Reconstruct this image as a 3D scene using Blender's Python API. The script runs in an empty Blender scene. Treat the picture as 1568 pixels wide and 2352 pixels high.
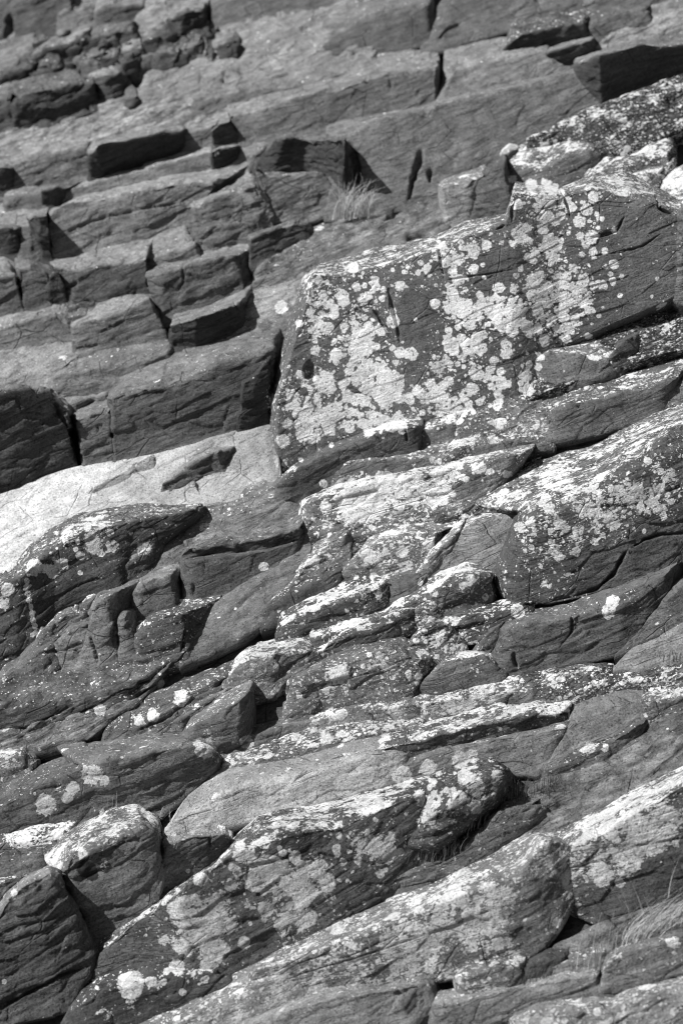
import bpy, math, random
import numpy as np

# ------------------------------------------------------------------ camera, world, sun
SC = bpy.context.scene
PITCH = math.radians(20.0)
HALF = 0.157                       # half of the frame's width at one metre
CAM = np.array([0.0, -14 * math.cos(PITCH), 14 * math.sin(PITCH)])
FWD = np.array([0, math.cos(PITCH), -math.sin(PITCH)])
UPV = np.array([0, math.sin(PITCH), math.cos(PITCH)])
RGT = np.array([1.0, 0, 0])
cd = bpy.data.cameras.new('camera')
cam = bpy.data.objects.new('camera', cd)
SC.collection.objects.link(cam)
cam.location = CAM
cam.rotation_euler = (math.pi / 2 - PITCH, 0, 0)
cd.sensor_fit = 'HORIZONTAL'
cd.sensor_width = 24
cd.lens = 12 / HALF
cd.clip_end = 500
cd.dof.use_dof = True
cd.dof.focus_distance = 13.0
cd.dof.aperture_fstop = 1.3
SC.camera = cam

SUN_EL, SUN_AZ = math.radians(48), math.radians(-99)   # azimuth from +y, clockwise
sun_dir = np.array([math.sin(SUN_AZ) * math.cos(SUN_EL), math.cos(SUN_AZ) * math.cos(SUN_EL), math.sin(SUN_EL)])
ld = bpy.data.lights.new('sun', 'SUN')
ld.energy = 5.0
ld.angle = math.radians(0.8)
ld.color = (1, 1, 1)
sun = bpy.data.objects.new('sun', ld)
SC.collection.objects.link(sun)
from mathutils import Vector
sun.rotation_euler = Vector(-sun_dir).to_track_quat('-Z', 'Y').to_euler()
W = bpy.data.worlds.new('World')
SC.world = W
W.use_nodes = True
wn = W.node_tree
wn.nodes.clear()
sky = wn.nodes.new('ShaderNodeTexSky')
sky.sky_type = 'NISHITA'
sky.sun_disc = False
sky.sun_elevation = SUN_EL
sky.sun_rotation = SUN_AZ
bw = wn.nodes.new('ShaderNodeRGBToBW')
bgn = wn.nodes.new('ShaderNodeBackground')
bgn.inputs['Strength'].default_value = 0.07
wo = wn.nodes.new('ShaderNodeOutputWorld')
wn.links.new(sky.outputs[0], bw.inputs[0])
wn.links.new(bw.outputs[0], bgn.inputs['Color'])
wn.links.new(bgn.outputs[0], wo.inputs[0])
SC.view_settings.view_transform = 'Standard'
SC.view_settings.look = 'None'
SC.cycles.filter_width = 1.1
SC.cycles.max_bounces = 4
SC.cycles.diffuse_bounces = 3
SC.view_settings.exposure = 0.15

# ------------------------------------------------------------------ helpers
BX, BY = 0.22, 0.40               # the hillside: z = BX*x + BY*y
BNRM = np.array([-BX, -BY, 1.0]); BNRM /= np.linalg.norm(BNRM)
CROP = dict(A=(0, 0), B=(784, 0), C=(0, 784), D=(784, 784), E=(0, 1568), F=(784, 1568))

def P(crop, s):
    ox, oy = CROP[crop]
    return np.array([[ox + float(a) / 2, oy + float(b) / 2] for a, b in (t.split(',') for t in s.split())])

def ray(uv):
    x = (uv[..., 0] - 784) / 784 * HALF
    y = -(uv[..., 1] - 1176) / 784 * HALF
    return FWD + x[..., None] * RGT + y[..., None] * UPV

def D(uv):
    d = ray(uv)
    return -(CAM[2] - BX * CAM[0] - BY * CAM[1]) / (d[..., 2] - BX * d[..., 0] - BY * d[..., 1])

def at(uv, t):
    return CAM + ray(uv) * t[..., None]

def proj(p):
    q = p - CAM
    z = q @ FWD
    return np.stack([784 + (q @ RGT) / z / HALF * 784, 1176 - (q @ UPV) / z / HALF * 784], -1), z

def hsh(ix, iy, iz, seed):
    with np.errstate(over='ignore'):
        h = (ix.astype(np.uint32) * np.uint32(374761393) + iy.astype(np.uint32) * np.uint32(668265263)
             + iz.astype(np.uint32) * np.uint32(2246822519) + np.uint32(seed * 3266489917 & 0xffffffff))
        h = (h ^ (h >> np.uint32(15))) * np.uint32(2246822519)
        h = (h ^ (h >> np.uint32(13))) * np.uint32(3266489917)
        h = h ^ (h >> np.uint32(16))
    return h.astype(np.float64) / 4294967295.0

def vn(p, seed=0):
    i = np.floor(p).astype(np.int64)
    f = p - i
    f = f * f * f * (f * (f * 6 - 15) + 10)
    out = 0
    for dx in (0, 1):
        wx = f[:, 0] if dx else 1 - f[:, 0]
        for dy in (0, 1):
            wy = f[:, 1] if dy else 1 - f[:, 1]
            for dz in (0, 1):
                wz = f[:, 2] if dz else 1 - f[:, 2]
                out = out + wx * wy * wz * hsh(i[:, 0] + dx, i[:, 1] + dy, i[:, 2] + dz, seed)
    return out * 2 - 1

def fbm(p, o=3, seed=0):
    a, r = 1.0, 0
    for k in range(o):
        r = r + a * vn(p * (2.03 ** k) + 7.3 * k, seed + k)
        a *= 0.5
    return r

def worley(p, seed=0):
    """random value of the nearest cell, and F2-F1"""
    i = np.floor(p).astype(np.int64)
    d1 = np.full(len(p), 9.0); d2 = d1.copy(); val = np.zeros(len(p))
    for dx in (-1, 0, 1):
        for dy in (-1, 0, 1):
            for dz in (-1, 0, 1):
                c = i + np.array([dx, dy, dz])
                o = np.stack([hsh(c[:, 0], c[:, 1], c[:, 2], seed + q) for q in range(3)], -1)
                d = np.sqrt((((c + o) - p) ** 2).sum(1))
                v = hsh(c[:, 0], c[:, 1], c[:, 2], seed + 9)
                n1 = d < d1
                d2 = np.where(n1, d1, np.minimum(d2, d))
                val = np.where(n1, v, val)
                d1 = np.where(n1, d, d1)
    return val, d2 - d1

# bedding of the rock: two axes in the layers, one across them
T1 = np.array([0.93, 0.16, 0.33]); T1 /= np.linalg.norm(T1)
NB = np.array([-0.30, -0.12, 0.94]); NB -= NB.dot(T1) * T1; NB /= np.linalg.norm(NB)
T2 = np.cross(NB, T1)
def bed(p):
    return np.stack([p @ T1, p @ T2, p @ NB], -1)

def resample(pts, s):
    return np.stack([np.interp(s, np.linspace(0, 1, len(pts)), pts[:, q]) for q in (0, 1)], -1)

def arc(pts):
    L = np.r_[0, np.cumsum(np.hypot(*np.diff(pts, axis=0).T))]
    return L / L[-1], L[-1]

def seg_dist(uv, line):
    """distance to a traced line, and how far along it"""
    best = np.full(len(uv), 1e9); along = np.zeros(len(uv))
    kn, _ = arc(line)
    for i, (a, b) in enumerate(zip(line[:-1], line[1:])):
        ab = b - a
        t = np.clip(((uv - a) @ ab) / (ab @ ab + 1e-9), 0, 1)
        d = np.hypot(*(uv - a - t[:, None] * ab).T)
        n = d < best
        best = np.where(n, d, best)
        along = np.where(n, kn[i] + t * (kn[i + 1] - kn[i]), along)
    return best, along

def mesh_obj(name, verts, quads, tris, mat, attrs, smooth=True):
    c = verts.mean(0)
    me = bpy.data.meshes.new(name)
    n = len(verts)
    me.vertices.add(n)
    me.vertices.foreach_set('co', (verts - c).astype(np.float32).ravel())
    nq, nt = len(quads), len(tris)
    idx = np.concatenate([quads.ravel(), tris.ravel()]).astype(np.int32)
    me.loops.add(len(idx))
    me.loops.foreach_set('vertex_index', idx)
    me.polygons.add(nq + nt)
    st = np.concatenate([np.arange(nq) * 4, nq * 4 + np.arange(nt) * 3]).astype(np.int32)
    me.polygons.foreach_set('loop_start', st)
    me.update(calc_edges=True)
    me.validate()
    if smooth:
        me.polygons.foreach_set('use_smooth', np.ones(len(me.polygons), dtype=bool))
    for k, v in attrs.items():
        a = me.attributes.new(k, 'FLOAT', 'POINT')
        a.data.foreach_set('value', v.astype(np.float32))
    me.materials.append(mat)
    o = bpy.data.objects.new(name, me)
    o.location = c
    SC.collection.objects.link(o)
    return o

# ------------------------------------------------------------------ materials
class NT:
    def __init__(s, name):
        s.m = bpy.data.materials.new(name); s.m.use_nodes = True
        s.t = s.m.node_tree; s.t.nodes.clear()
    def n(s, typ, ins=None, **kw):
        nd = s.t.nodes.new('ShaderNode' + typ)
        for k, v in kw.items(): setattr(nd, k, v)
        for k, v in (ins or {}).items():
            if hasattr(v, 'is_output'): s.t.links.new(v, nd.inputs[k])
            else: nd.inputs[k].default_value = v
        return nd
    def math(s, op, a, b=0.0, c=0.0, clamp=False):
        return s.n('Math', {0: a, 1: b, 2: c}, operation=op, use_clamp=clamp).outputs[0]
    def ramp(s, v, lo, hi, a=0.0, b=1.0):
        return s.n('MapRange', {'Value': v, 'From Min': lo, 'From Max': hi, 'To Min': a, 'To Max': b},
                   interpolation_type='SMOOTHSTEP').outputs[0]
    def noise(s, vec, scale, detail=4, rough=0.55, dist=0.0):
        return s.n('TexNoise', {'Vector': vec, 'Scale': scale, 'Detail': detail, 'Roughness': rough, 'Distortion': dist}).outputs['Fac']
    def attr(s, name):
        return s.n('Attribute', attribute_name=name).outputs['Fac']
    def dot(s, v, w):
        return s.n('VectorMath', {0: v, 1: tuple(w)}, operation='DOT_PRODUCT').outputs['Value']

def rock_material():
    g = NT('rock_with_lichen')
    pos = g.n('NewGeometry').outputs['Position']
    lich, tone, blk, strk = g.attr('lich'), g.attr('tone'), g.attr('blk'), g.attr('streak')
    u, v, w = g.dot(pos, T1), g.dot(pos, T2), g.dot(pos, NB)
    bedv = g.n('CombineXYZ', {0: u, 1: v, 2: g.math('MULTIPLY', w, 7.0)}).outputs[0]
    bedf = g.n('CombineXYZ', {0: g.math('MULTIPLY', u, 0.5), 1: v, 2: g.math('MULTIPLY', w, 14.0)}).outputs[0]
    # bare rock
    n_big = g.noise(pos, 1.7, 4)
    n_mid = g.noise(pos, 9, 6, 0.6)
    n_fine = g.noise(pos, 90, 3, 0.7)
    n_str = g.noise(bedv, 6.5, 7, 0.68, 0.15)
    n_strf = g.noise(bedf, 16, 3, 0.6)
    a = g.math('MULTIPLY_ADD', n_big, 1.2, 0.4)
    b = g.math('MULTIPLY_ADD', n_mid, 1.1, 0.45)
    c = g.math('MULTIPLY_ADD', g.math('MULTIPLY', g.math('SUBTRACT', n_str, 0.5), strk), 2.0, 1.0)
    c2 = g.math('MULTIPLY_ADD', g.math('MULTIPLY', g.math('SUBTRACT', n_strf, 0.5), strk), 0.9, 1.0)
    d = g.math('MULTIPLY_ADD', n_fine, 2.0, 0.0)
    base = g.math('MULTIPLY', g.math('MULTIPLY', g.math('MULTIPLY', tone, a), g.math('MULTIPLY', b, c)), g.math('MULTIPLY', d, c2))
    # hairline joints: along the bedding and across it
    ck1 = g.ramp(g.math('ABSOLUTE', g.math('SUBTRACT', g.noise(bedf, 1.5, 3, 0.5, 0.1), 0.5)), 0.0, 0.012, 1.0, 0.0)
    ckp = g.n('CombineXYZ', {0: g.math('MULTIPLY_ADD', n_big, 0.12, u), 1: g.math('MULTIPLY_ADD', n_mid, 0.03, v), 2: g.math('MULTIPLY', w, 1.6)}).outputs[0]
    vd = g.n('TexVoronoi', {'Vector': ckp, 'Scale': 2.6}, feature='DISTANCE_TO_EDGE').outputs['Distance']
    ck2 = g.math('MULTIPLY', g.ramp(vd, 0.0, 0.02, 1.0, 0.0), g.ramp(g.noise(pos, 3.1, 2), 0.48, 0.6))
    ck = g.math('MAXIMUM', g.math('MULTIPLY', ck1, g.ramp(g.noise(pos, 2.2, 2), 0.42, 0.58)), ck2)
    pit = g.ramp(g.noise(pos, 70, 2, 0.6), 0.33, 0.40, 0.45, 1.0)
    base = g.math('MULTIPLY', base, g.math('MULTIPLY', pit, g.math('MULTIPLY_ADD', g.math('MULTIPLY', ck, g.math('MINIMUM', g.math('MULTIPLY', g.attr('crack'), 1.2), 1.0)), -0.75, 1.0)))
    base = g.math('MAXIMUM', base, 0.012)
    # lichen: the traced density, broken up into clusters
    cl = g.math('MULTIPLY_ADD', g.noise(pos, 7.0, 4, 0.6), 3.0, -0.55)
    lich = g.math('MULTIPLY', lich, g.math('MINIMUM', g.math('MAXIMUM', cl, 0.5), 1.35))
    wv = g.n('TexNoise', {'Vector': pos, 'Scale': 28.0, 'Detail': 3.0}).outputs['Color']
    off = g.n('VectorMath', {0: wv, 1: (0.5, 0.5, 0.5)}, operation='SUBTRACT').outputs[0]
    wp = g.n('VectorMath', {0: off, 1: (0.045, 0.045, 0.045), 2: pos}, operation='MULTIPLY_ADD').outputs[0]
    masks, tones = [], []
    l2 = g.math('MULTIPLY', lich, lich)
    grow = g.math('MULTIPLY_ADD', lich, 0.55, 0.55)
    for scale, rmin, rvar, pr_ in ((6.5, 0.16, 0.30, l2), (14.0, 0.14, 0.34, l2), (29.0, 0.16, 0.36, lich), (60.0, 0.18, 0.34, lich)):
        vo = g.n('TexVoronoi', {'Vector': wp, 'Scale': scale}, feature='F1')
        sep = g.n('SeparateColor', {0: vo.outputs['Color']})
        on = g.math('LESS_THAN', sep.outputs[1], pr_)
        R_ = g.math('MULTIPLY', g.math('MULTIPLY', g.math('MULTIPLY_ADD', sep.outputs[0], rvar, rmin), grow), on)
        masks.append(g.ramp(g.math('SUBTRACT', R_, vo.outputs['Distance']), 0.0, 0.045))
        tones.append(sep.outputs[2])
    bx = g.n('CombineXYZ', {0: g.math('MULTIPLY', u, 0.6), 1: g.math('MULTIPLY', v, 1.2), 2: g.math('MULTIPLY', w, 3.0)}).outputs[0]
    n_bl2 = g.noise(bx, 34, 5, 0.65)
    blot2 = g.ramp(g.math('MULTIPLY_ADD', lich, g.math('MULTIPLY_ADD', g.math('MINIMUM', strk, 1.0), 0.2, 0.16), g.math('SUBTRACT', n_bl2, 0.80)), 0.0, 0.03)
    m = g.math('MAXIMUM', g.math('MAXIMUM', masks[0], masks[1]), g.math('MAXIMUM', masks[2], g.math('MAXIMUM', masks[3], blot2)))
    dsc = g.ramp(g.math('ADD', g.attr('disc'), g.math('ADD', g.math('MULTIPLY_ADD', g.noise(pos, 34, 3), 1.6, -0.8), g.math('MULTIPLY_ADD', g.noise(pos, 13, 2), 0.8, -0.46))), 0.0, 0.10)
    m = g.math('MAXIMUM', m, dsc)
    # little holes in the crust
    hole = g.ramp(g.noise(pos, 55, 4, 0.7), 0.34, 0.43, 0.1, 1.0)
    m = g.math('MULTIPLY', m, hole, clamp=True)
    lt = g.math('MULTIPLY_ADD', g.noise(pos, 100, 3, 0.75), 1.6, 0.02)
    lt = g.math('MULTIPLY', lt, g.math('MULTIPLY_ADD', g.noise(pos, 5.0, 3), 0.55, 0.68))
    lt = g.math('MULTIPLY', g.math('MULTIPLY', lt, g.attr('white')), g.math('MULTIPLY_ADD', tones[1], 0.35, 0.78))
    lt = g.math('MINIMUM', lt, 0.82)
    # black lichen and moss flecks
    n_k = g.noise(bx, 46, 5, 0.7)
    kb = g.ramp(g.math('MULTIPLY_ADD', blk, 0.42, g.math('SUBTRACT', n_k, 0.80)), 0.0, 0.05)
    mixk = g.n('Mix', {'Factor': kb, 2: base, 3: 0.022}, data_type='FLOAT').outputs[0]
    mixl = g.n('Mix', {'Factor': m, 2: mixk, 3: lt}, data_type='FLOAT').outputs[0]
    # relief
    h = g.math('MULTIPLY', n_mid, 0.022)
    h = g.math('ADD', h, g.math('MULTIPLY', g.math('MULTIPLY', n_str, strk), 0.007))
    h = g.math('ADD', h, g.math('MULTIPLY', g.math('MULTIPLY', n_strf, strk), 0.004))
    h = g.math('ADD', h, g.math('MULTIPLY', n_fine, 0.008))
    h = g.math('ADD', h, g.math('MULTIPLY', g.noise(pos, 30, 4, 0.65), 0.010))
    h = g.math('ADD', h, g.math('MULTIPLY', m, g.math('MULTIPLY_ADD', g.noise(pos, 130, 2, 0.7), 0.006, 0.003)))
    h = g.math('SUBTRACT', h, g.math('MULTIPLY', kb, 0.004))
    h = g.math('SUBTRACT', h, g.math('MULTIPLY', ck, 0.014))
    h = g.math('ADD', h, g.math('MULTIPLY', pit, 0.006))
    bump = g.n('Bump', {'Height': h, 'Strength': 0.75, 'Distance': 1.0})
    pr = g.n('BsdfPrincipled', {'Base Color': mixl, 'Roughness': 0.85, 'Specular IOR Level': 0.25, 'Normal': bump.outputs[0]})
    out = g.n('OutputMaterial', {0: pr.outputs[0]})
    return g.m

def grass_material(name, lo, hi):
    g = NT(name)
    pos = g.n('NewGeometry').outputs['Position']
    col = g.ramp(g.noise(pos, 40, 2), 0.3, 0.7, lo, hi)
    pr = g.n('BsdfPrincipled', {'Base Color': col, 'Roughness': 0.7})
    g.n('OutputMaterial', {0: pr.outputs[0]})
    return g.m

ROCK = rock_material()
DRY = grass_material('dry_grass', 0.3, 0.6)
DARKG = grass_material('green_grass', 0.05, 0.15)

# ------------------------------------------------------------------ lichen patches traced on the rocks: crop x,y,r,density
LICHEN = []
DISCS = []
def L(crop, s):
    ox, oy = CROP[crop]
    for t in s.split():
        x, y, r, d = (float(q) for q in t.split(','))
        LICHEN.append((ox + x / 2, oy + y / 2, r / 2, d))
        if d >= 1.0 and r < 80: DISCS.append((ox + x / 2, oy + y / 2, r / 2 * 0.85))
def DISC(crop, s):
    ox, oy = CROP[crop]
    for t in s.split():
        x, y, r = (float(q) for q in t.split(','))
        DISCS.append((ox + x / 2, oy + y / 2, r / 2))
def CLUSTER(crop, s, lo=5, hi=20, seed=1):
    ox, oy = CROP[crop]
    rn = random.Random(seed)
    for t in s.split():
        x, y, sx, sy, n = (float(q) for q in t.split(','))
        for _ in range(int(n * 0.8)):
            r = lo + (1.35 * hi - lo) * rn.random() ** 3.2
            DISCS.append((ox + (x + rn.gauss(0, sx)) / 2, oy + (y + rn.gauss(0, sy)) / 2, r / 2))
BLACK = []
def K(crop, s):
    ox, oy = CROP[crop]
    for t in s.split():
        x, y, r, d = (float(q) for q in t.split(','))
        BLACK.append((ox + x / 2, oy + y / 2, r / 2, d))
# the wall
L('B', '940,940,110,.5 830,1075,80,.8 965,1120,80,.8 880,1175,50,.6 510,1200,90,.6 980,1280,130,.65 970,1440,170,.9 560,1430,130,.5 520,1350,90,.4 690,1420,70,.4 820,1450,110,.6 600,1140,60,.5 1160,1155,40,.7 1210,1150,40,.7 1180,1310,80,.6')
L('B', '-100,1350,90,1.0 -130,1500,80,1.0 90,1480,140,.7 50,1600,120,.5 90,1320,120,.3 1160,1040,60,.4 1280,870,80,.4')
L('B', '1350,1200,220,-.35 1300,1380,200,-.4 700,1200,90,-.4 330,1450,130,-.8 330,1620,80,-.5 740,1000,80,-.4 720,1330,70,-.25 1400,1010,160,-.3')
L('C', '1300,260,100,.8 1420,330,130,.6 1330,590,60,.6 1450,200,90,.6 1420,450,80,.4 1250,500,60,-.6')
L('D', '200,110,110,.8 190,230,90,.8 200,350,110,.7 470,260,120,.8 430,110,80,.6 560,80,120,.6 620,140,60,.5 860,150,70,.6 320,340,60,.5 60,120,80,.4 40,370,90,.4 330,180,60,-.3 560,190,70,-.25 800,130,80,-.15')
# white crusted slab
L('D', '60,720,150,.8 180,690,110,.6 330,670,90,.5 450,690,80,.5 600,650,100,-.7 560,570,100,.3 720,600,90,-.3')
# domed rock
L('D', '930,880,140,.65 1060,780,100,.35 1250,760,180,.45 1450,700,200,.4 1000,640,120,.3 1080,900,60,.4 1030,1080,30,.9 940,1120,30,.7 750,1060,14,.9 750,1090,14,.9 1200,1060,150,-.5 1450,1000,220,-.6 800,1090,90,-.3 700,920,120,-.4')
# big smooth bare block: two discs, dome cap
L('D', '1245,1195,38,1.2 1225,1245,40,1.2 1340,1180,60,.4 810,1240,40,1.0 600,1460,90,.5 550,1380,60,.3')
# boulder on the left
L('C', '330,900,60,.7 430,930,60,.9 420,860,80,.6 515,940,35,1.1 245,1055,38,1.2 290,1020,30,1.2 160,1040,45,1.0 35,1140,36,1.1 15,1205,38,1.1 490,860,50,.5 660,950,50,.7 940,860,30,.9 1210,1035,28,1.0')
L('E', '210,560,60,1.1 310,530,34,1.2 335,485,42,1.2 420,425,60,1.1 480,450,30,1.0 270,490,30,.6 60,360,60,.6 1135,275,40,1.2 940,300,60,1.0 1000,340,40,.7 950,250,40,.7 1010,545,55,.9 640,175,28,1.0 705,155,34,1.2 830,65,40,.9 460,125,36,1.0 560,80,50,.5 180,0,20,.0')
# big slab, lower middle
L('E', '900,1100,150,.75 1000,1050,120,.7 850,1040,70,.6 960,1160,120,.65 850,1200,70,.7 950,1285,50,.9 1120,1200,36,1.1 1075,1130,40,.8 810,1190,50,.5 1150,860,120,.45 1200,880,80,.5 1310,920,120,.75 1280,1040,100,.65 1440,880,120,.7 1350,1140,110,.6 1480,940,70,.5 1400,1090,50,.6 1150,1020,40,.7 710,1125,40,.6 750,1180,40,.7')
L('E', '605,1390,75,1.1 690,1375,30,1.1 600,1480,40,.9 765,1330,18,1.2 840,1425,22,1.2 490,1520,50,.5 720,1390,30,.8 850,1340,60,.4 900,1340,40,.5 65,965,22,1.1 20,1375,16,1.1 1180,1180,100,-.2')
L('E', '380,790,30,1.2 480,830,40,.9 520,730,50,.4')
K('E', '400,860,60,1.2 490,850,40,.9 430,890,30,1.0 1360,760,120,.4')
# lower right
L('F', '120,750,120,.4 230,720,110,.3 400,620,40,1.0 100,470,150,.3 620,480,140,.35 440,560,120,.35 400,390,45,1.2 545,355,50,1.2 600,340,40,1.0 275,430,60,1.1 1130,300,50,.9 1210,300,24,1.0 1000,220,40,.7 180,160,120,.2')
L('F', '300,1200,200,.3 600,1050,250,.3 700,1150,120,.2 850,970,60,.3 900,1000,130,-.9 870,1150,120,-.7 500,1230,90,-.4 600,1270,120,-.25 700,1250,50,.5 1000,860,110,.2')
L('F', '1300,740,220,.45 1450,640,180,.4 1240,880,120,.7 1500,720,120,.2 1500,900,160,-.9 1400,980,180,-.9 1250,1010,150,-.9 1620,820,150,-.9')
L('C', '140,1060,22,1.3 125,1100,17,1.3 122,1130,17,1.3 128,1160,17,1.3 134,1190,17,1.3 142,1220,17,1.3 148,1250,17,1.3 153,1280,17,1.3 160,1310,17,1.3 165,1340,15,1.3 150,1350,13,1.2')

DISC('B', '1155,1155,24 1210,1150,20 1250,1213,24 1212,1225,14 1235,1258,13 1287,1268,14 1245,1293,20 1155,1310,22 1200,1308,24 1175,1300,20 1105,1325,24 1065,1232,22 1182,1450,12 1450,1282,12 1425,1362,9 1280,1355,14 940,1060,14 985,1187,20 860,1180,22 890,1165,24 880,1195,20 830,1050,34 820,1085,36 855,1100,22 800,1070,22 860,1045,16')
DISC('B', '950,1110,34 985,1120,36 930,1135,26 1005,1105,18 975,1145,22 960,1090,20 610,1140,30 665,1127,26 605,1235,26 650,1215,14 570,1330,14 575,1278,9 655,1275,12 430,1395,26 560,1425,38 545,1405,26 585,1440,18 510,1330,30 520,1360,24 500,1390,18 490,1310,16 780,1420,24 820,1445,26 800,1470,20 850,1500,30 690,1420,26 670,1400,16 715,1425,16')
DISC('B', '350,1250,18 365,1210,16 305,1225,12 235,1240,12 185,1370,18 195,1330,16 140,1300,16 105,1310,16 70,1320,22 55,1260,9 300,1250,10 405,1265,12 285,1250,12 410,1200,10')
CLUSTER('B', '940,940,70,50,70 880,880,60,30,30 1110,1040,60,60,35 960,1290,80,40,90 970,1450,80,70,110 1080,1400,40,40,30 500,1190,45,60,60 560,1420,60,50,55 690,1430,50,40,45 800,1460,60,40,45 850,1320,60,40,20 600,1300,120,100,25 640,1550,110,60,70', 5, 24, 2)
CLUSTER('B', '-60,1420,60,80,60 60,1560,60,80,90 120,1330,60,40,25 -80,1800,60,60,70 60,1720,70,60,60 200,1640,60,60,50 180,1800,60,40,60 -150,1960,70,60,70 0,1900,70,50,70 190,1920,60,40,60 440,1780,60,50,60 560,1640,70,40,55 480,1860,60,40,50 700,1760,50,50,40 850,1700,50,50,30 300,1860,60,60,30', 5, 26, 3)
CLUSTER('D', '120,700,110,50,90 340,660,90,50,60 560,600,80,25,30', 6, 22, 4)
CLUSTER('D', '950,880,90,70,35 1150,850,60,60,30 1300,780,110,60,50 1450,720,100,60,40 1000,760,60,40,15', 5, 22, 5)
CLUSTER('D', '450,1340,60,60,40 200,1490,90,50,50 120,1130,70,30,30 560,1120,80,30,30', 5, 18, 6)
CLUSTER('C', '420,900,80,60,30 150,1020,60,40,12', 6, 24, 7)
CLUSTER('E', '930,1110,90,90,70 1300,930,90,90,70 1420,1060,70,50,30 620,1390,60,40,14 1180,850,70,60,30 900,1300,80,60,20', 8, 34, 8)
CLUSTER('F', '120,760,90,60,50 430,540,60,60,40 600,470,60,50,40 300,1180,150,70,50 600,1070,150,70,50 1350,700,120,80,60 1250,860,50,50,20', 6, 28, 9)


# ------------------------------------------------------------------ one rock = one closed lofted solid
STEP = 3.3
GROUP = [None]
NROCK = [0]
TAPER = [14]
SOFT = [0]
EXT = [0]
TF = [0.68, 0.9]  # front and top tone factors; fronts darker for the weaker light there
LW = [0.85]                        # crust whiteness, painted greyer for fronts that get less light
def R(name, label, crop, *rails, k=0.2, ks=None, kb=1.0, soft=3, amp=1.0, lw=None, crk=0.38, taper=None, tgrad=(1, 1), lf=0.0, lt=0.15, tone=0.15, ttone=None,
      streak=1.0, blk=0.1, bt=None, tilt=0.0, lift=0.0, grooves=(), cat='rock', turn=None, az=None, azw=0.8, step=None, lb=1.0):
    if amp < .85: crk = crk * .35
    lw = LW[0] if lw is None else lw
    seed = NROCK[0]; NROCK[0] += 1
    rl = [P(crop, s) for s in rails]
    soft = max(1, soft + SOFT[0])
    for r in rl:                       # run the ends on a little so that neighbours close up
        a, b_ = r[0] - r[1], r[-1] - r[-2]
        r[0] += a / np.hypot(*a) * EXT[0]
        r[-1] += b_ / np.hypot(*b_) * EXT[0]
    nr = len(rl)
    if ks is None:
        ks = {2: (0, kb), 3: (0, k, kb), 4: (0, k * 0.5, k, kb)}[nr]
    if len({len(r) for r in rl}) == 1:
        seg = np.mean([np.hypot(*np.diff(r, axis=0).T) for r in rl], 0)
        total = max(arc(r)[1] for r in rl)
        kn = np.r_[0, np.cumsum(seg)] / seg.sum()
        params = [kn] * nr
    else:
        params, total = [], 0
        for r in rl:
            a, l = arc(r); params.append(a); total = max(total, l)
    st = step or STEP
    nu = max(8, int(total / st))
    s = np.linspace(0, 1, nu)
    rs = [np.stack([np.interp(s, p, r[:, q]) for q in (0, 1)], -1) for p, r in zip(params, rl)]
    B0 = D(rs[0])
    D0 = B0 - lift
    if az is None and 0 <= k <= 0.25 and nr > 2:
        az, azw = -3, 0.45
    if az is not None:                 # swing the whole face round to one heading
        X = at(rs[0], B0)[:, 0]
        D0 = (1 - azw) * D0 + azw * (D0.mean() + math.tan(math.radians(az)) * (X - X.mean()))
    width = np.ptp(rs[0][:, 0])
    mpp = HALF * 14 / 784
    ti = tilt * (s - 0.5) * width * mpp
    if turn is not None:               # extra depth along the foot, point by point
        ti = ti + np.interp(s, params[0], turn)
    tp = TAPER[0] if taper is None else taper
    e = np.clip(np.minimum(s, 1 - s) * total / max(tp, 1e-3), 0, 1)
    e = np.sqrt(e * (2 - e))
    pts = []
    for r, kk in zip(rs, ks):
        t = D0 * (1 - max(0, kk) ** 3) + (B0 - lift) * max(0, kk) ** 3 + kk * (D(r) - B0) + ti * (1.0 if kk < 0.9 else 0.0)
        low = D(r) - 0.35 * (D(r) - B0) * (1 - kk) - lift * 0.5     # the ends sink into the slope
        t = t + np.maximum(0, low - t) * (1 - e)
        pts.append(at(r, t))
    down = -BNRM
    fuv = rs[0] + np.array([0, 32.0]); buv = rs[-1] + np.array([0, -32.0])
    root = at(fuv, D(fuv) + 0.045)
    bd = D(buv) + 0.06 + np.maximum(0, D(rs[-1]) - np.linalg.norm((pts[-1] - CAM), axis=1) / np.linalg.norm(ray(rs[-1]), axis=1)) * 0
    bex = at(buv, bd) if ks[-1] > 0.9 else pts[-1] + down * 0.3 + np.array([0, 0.15, 0.0])
    keel = 0.5 * (root + bex) + down * 0.35
    ring = [root] + pts + [bex, keel]
    vis = [0] + list(range(1, nr + 1)) + [nr + 1, nr + 2]
    rows, tag = [], []
    for a in range(len(ring)):
        p0, p1 = ring[a], ring[(a + 1) % len(ring)]
        if 1 <= a < nr:
            m = np.hypot(*(rs[a] - rs[a - 1]).T).max()
            n3 = np.linalg.norm(p1 - p0, axis=1).max() / 0.03
            n = max(3, int(max(m / st, min(n3, 40))))
        else:
            n = 3
        for q in range(n):
            f = q / n
            rows.append(p0 * (1 - f) + p1 * f)
            tag.append(a + f)
    G = np.stack(rows, 0)                      # nv x nu x 3
    tag = np.array(tag)
    nv = len(G)
    for it in range(soft):
        G = 0.5 * G + 0.25 * (np.roll(G, 1, 0) + np.roll(G, -1, 0))
        H = G.copy()
        H[:, 1:-1] = 0.5 * G[:, 1:-1] + 0.25 * (G[:, :-2] + G[:, 2:])
        G = H
    # normals
    du = np.gradient(G, axis=1)
    dv = np.roll(G, -1, 0) - np.roll(G, 1, 0)
    N = np.cross(du, dv)
    N /= np.linalg.norm(N, axis=2, keepdims=True) + 1e-9
    fr = (tag > 1.2) & (tag < 2)
    if (N[fr] @ -FWD).mean() < 0:
        N = -N
    V = G.reshape(-1, 3); Nn = N.reshape(-1, 3)
    b = bed(V)
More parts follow.
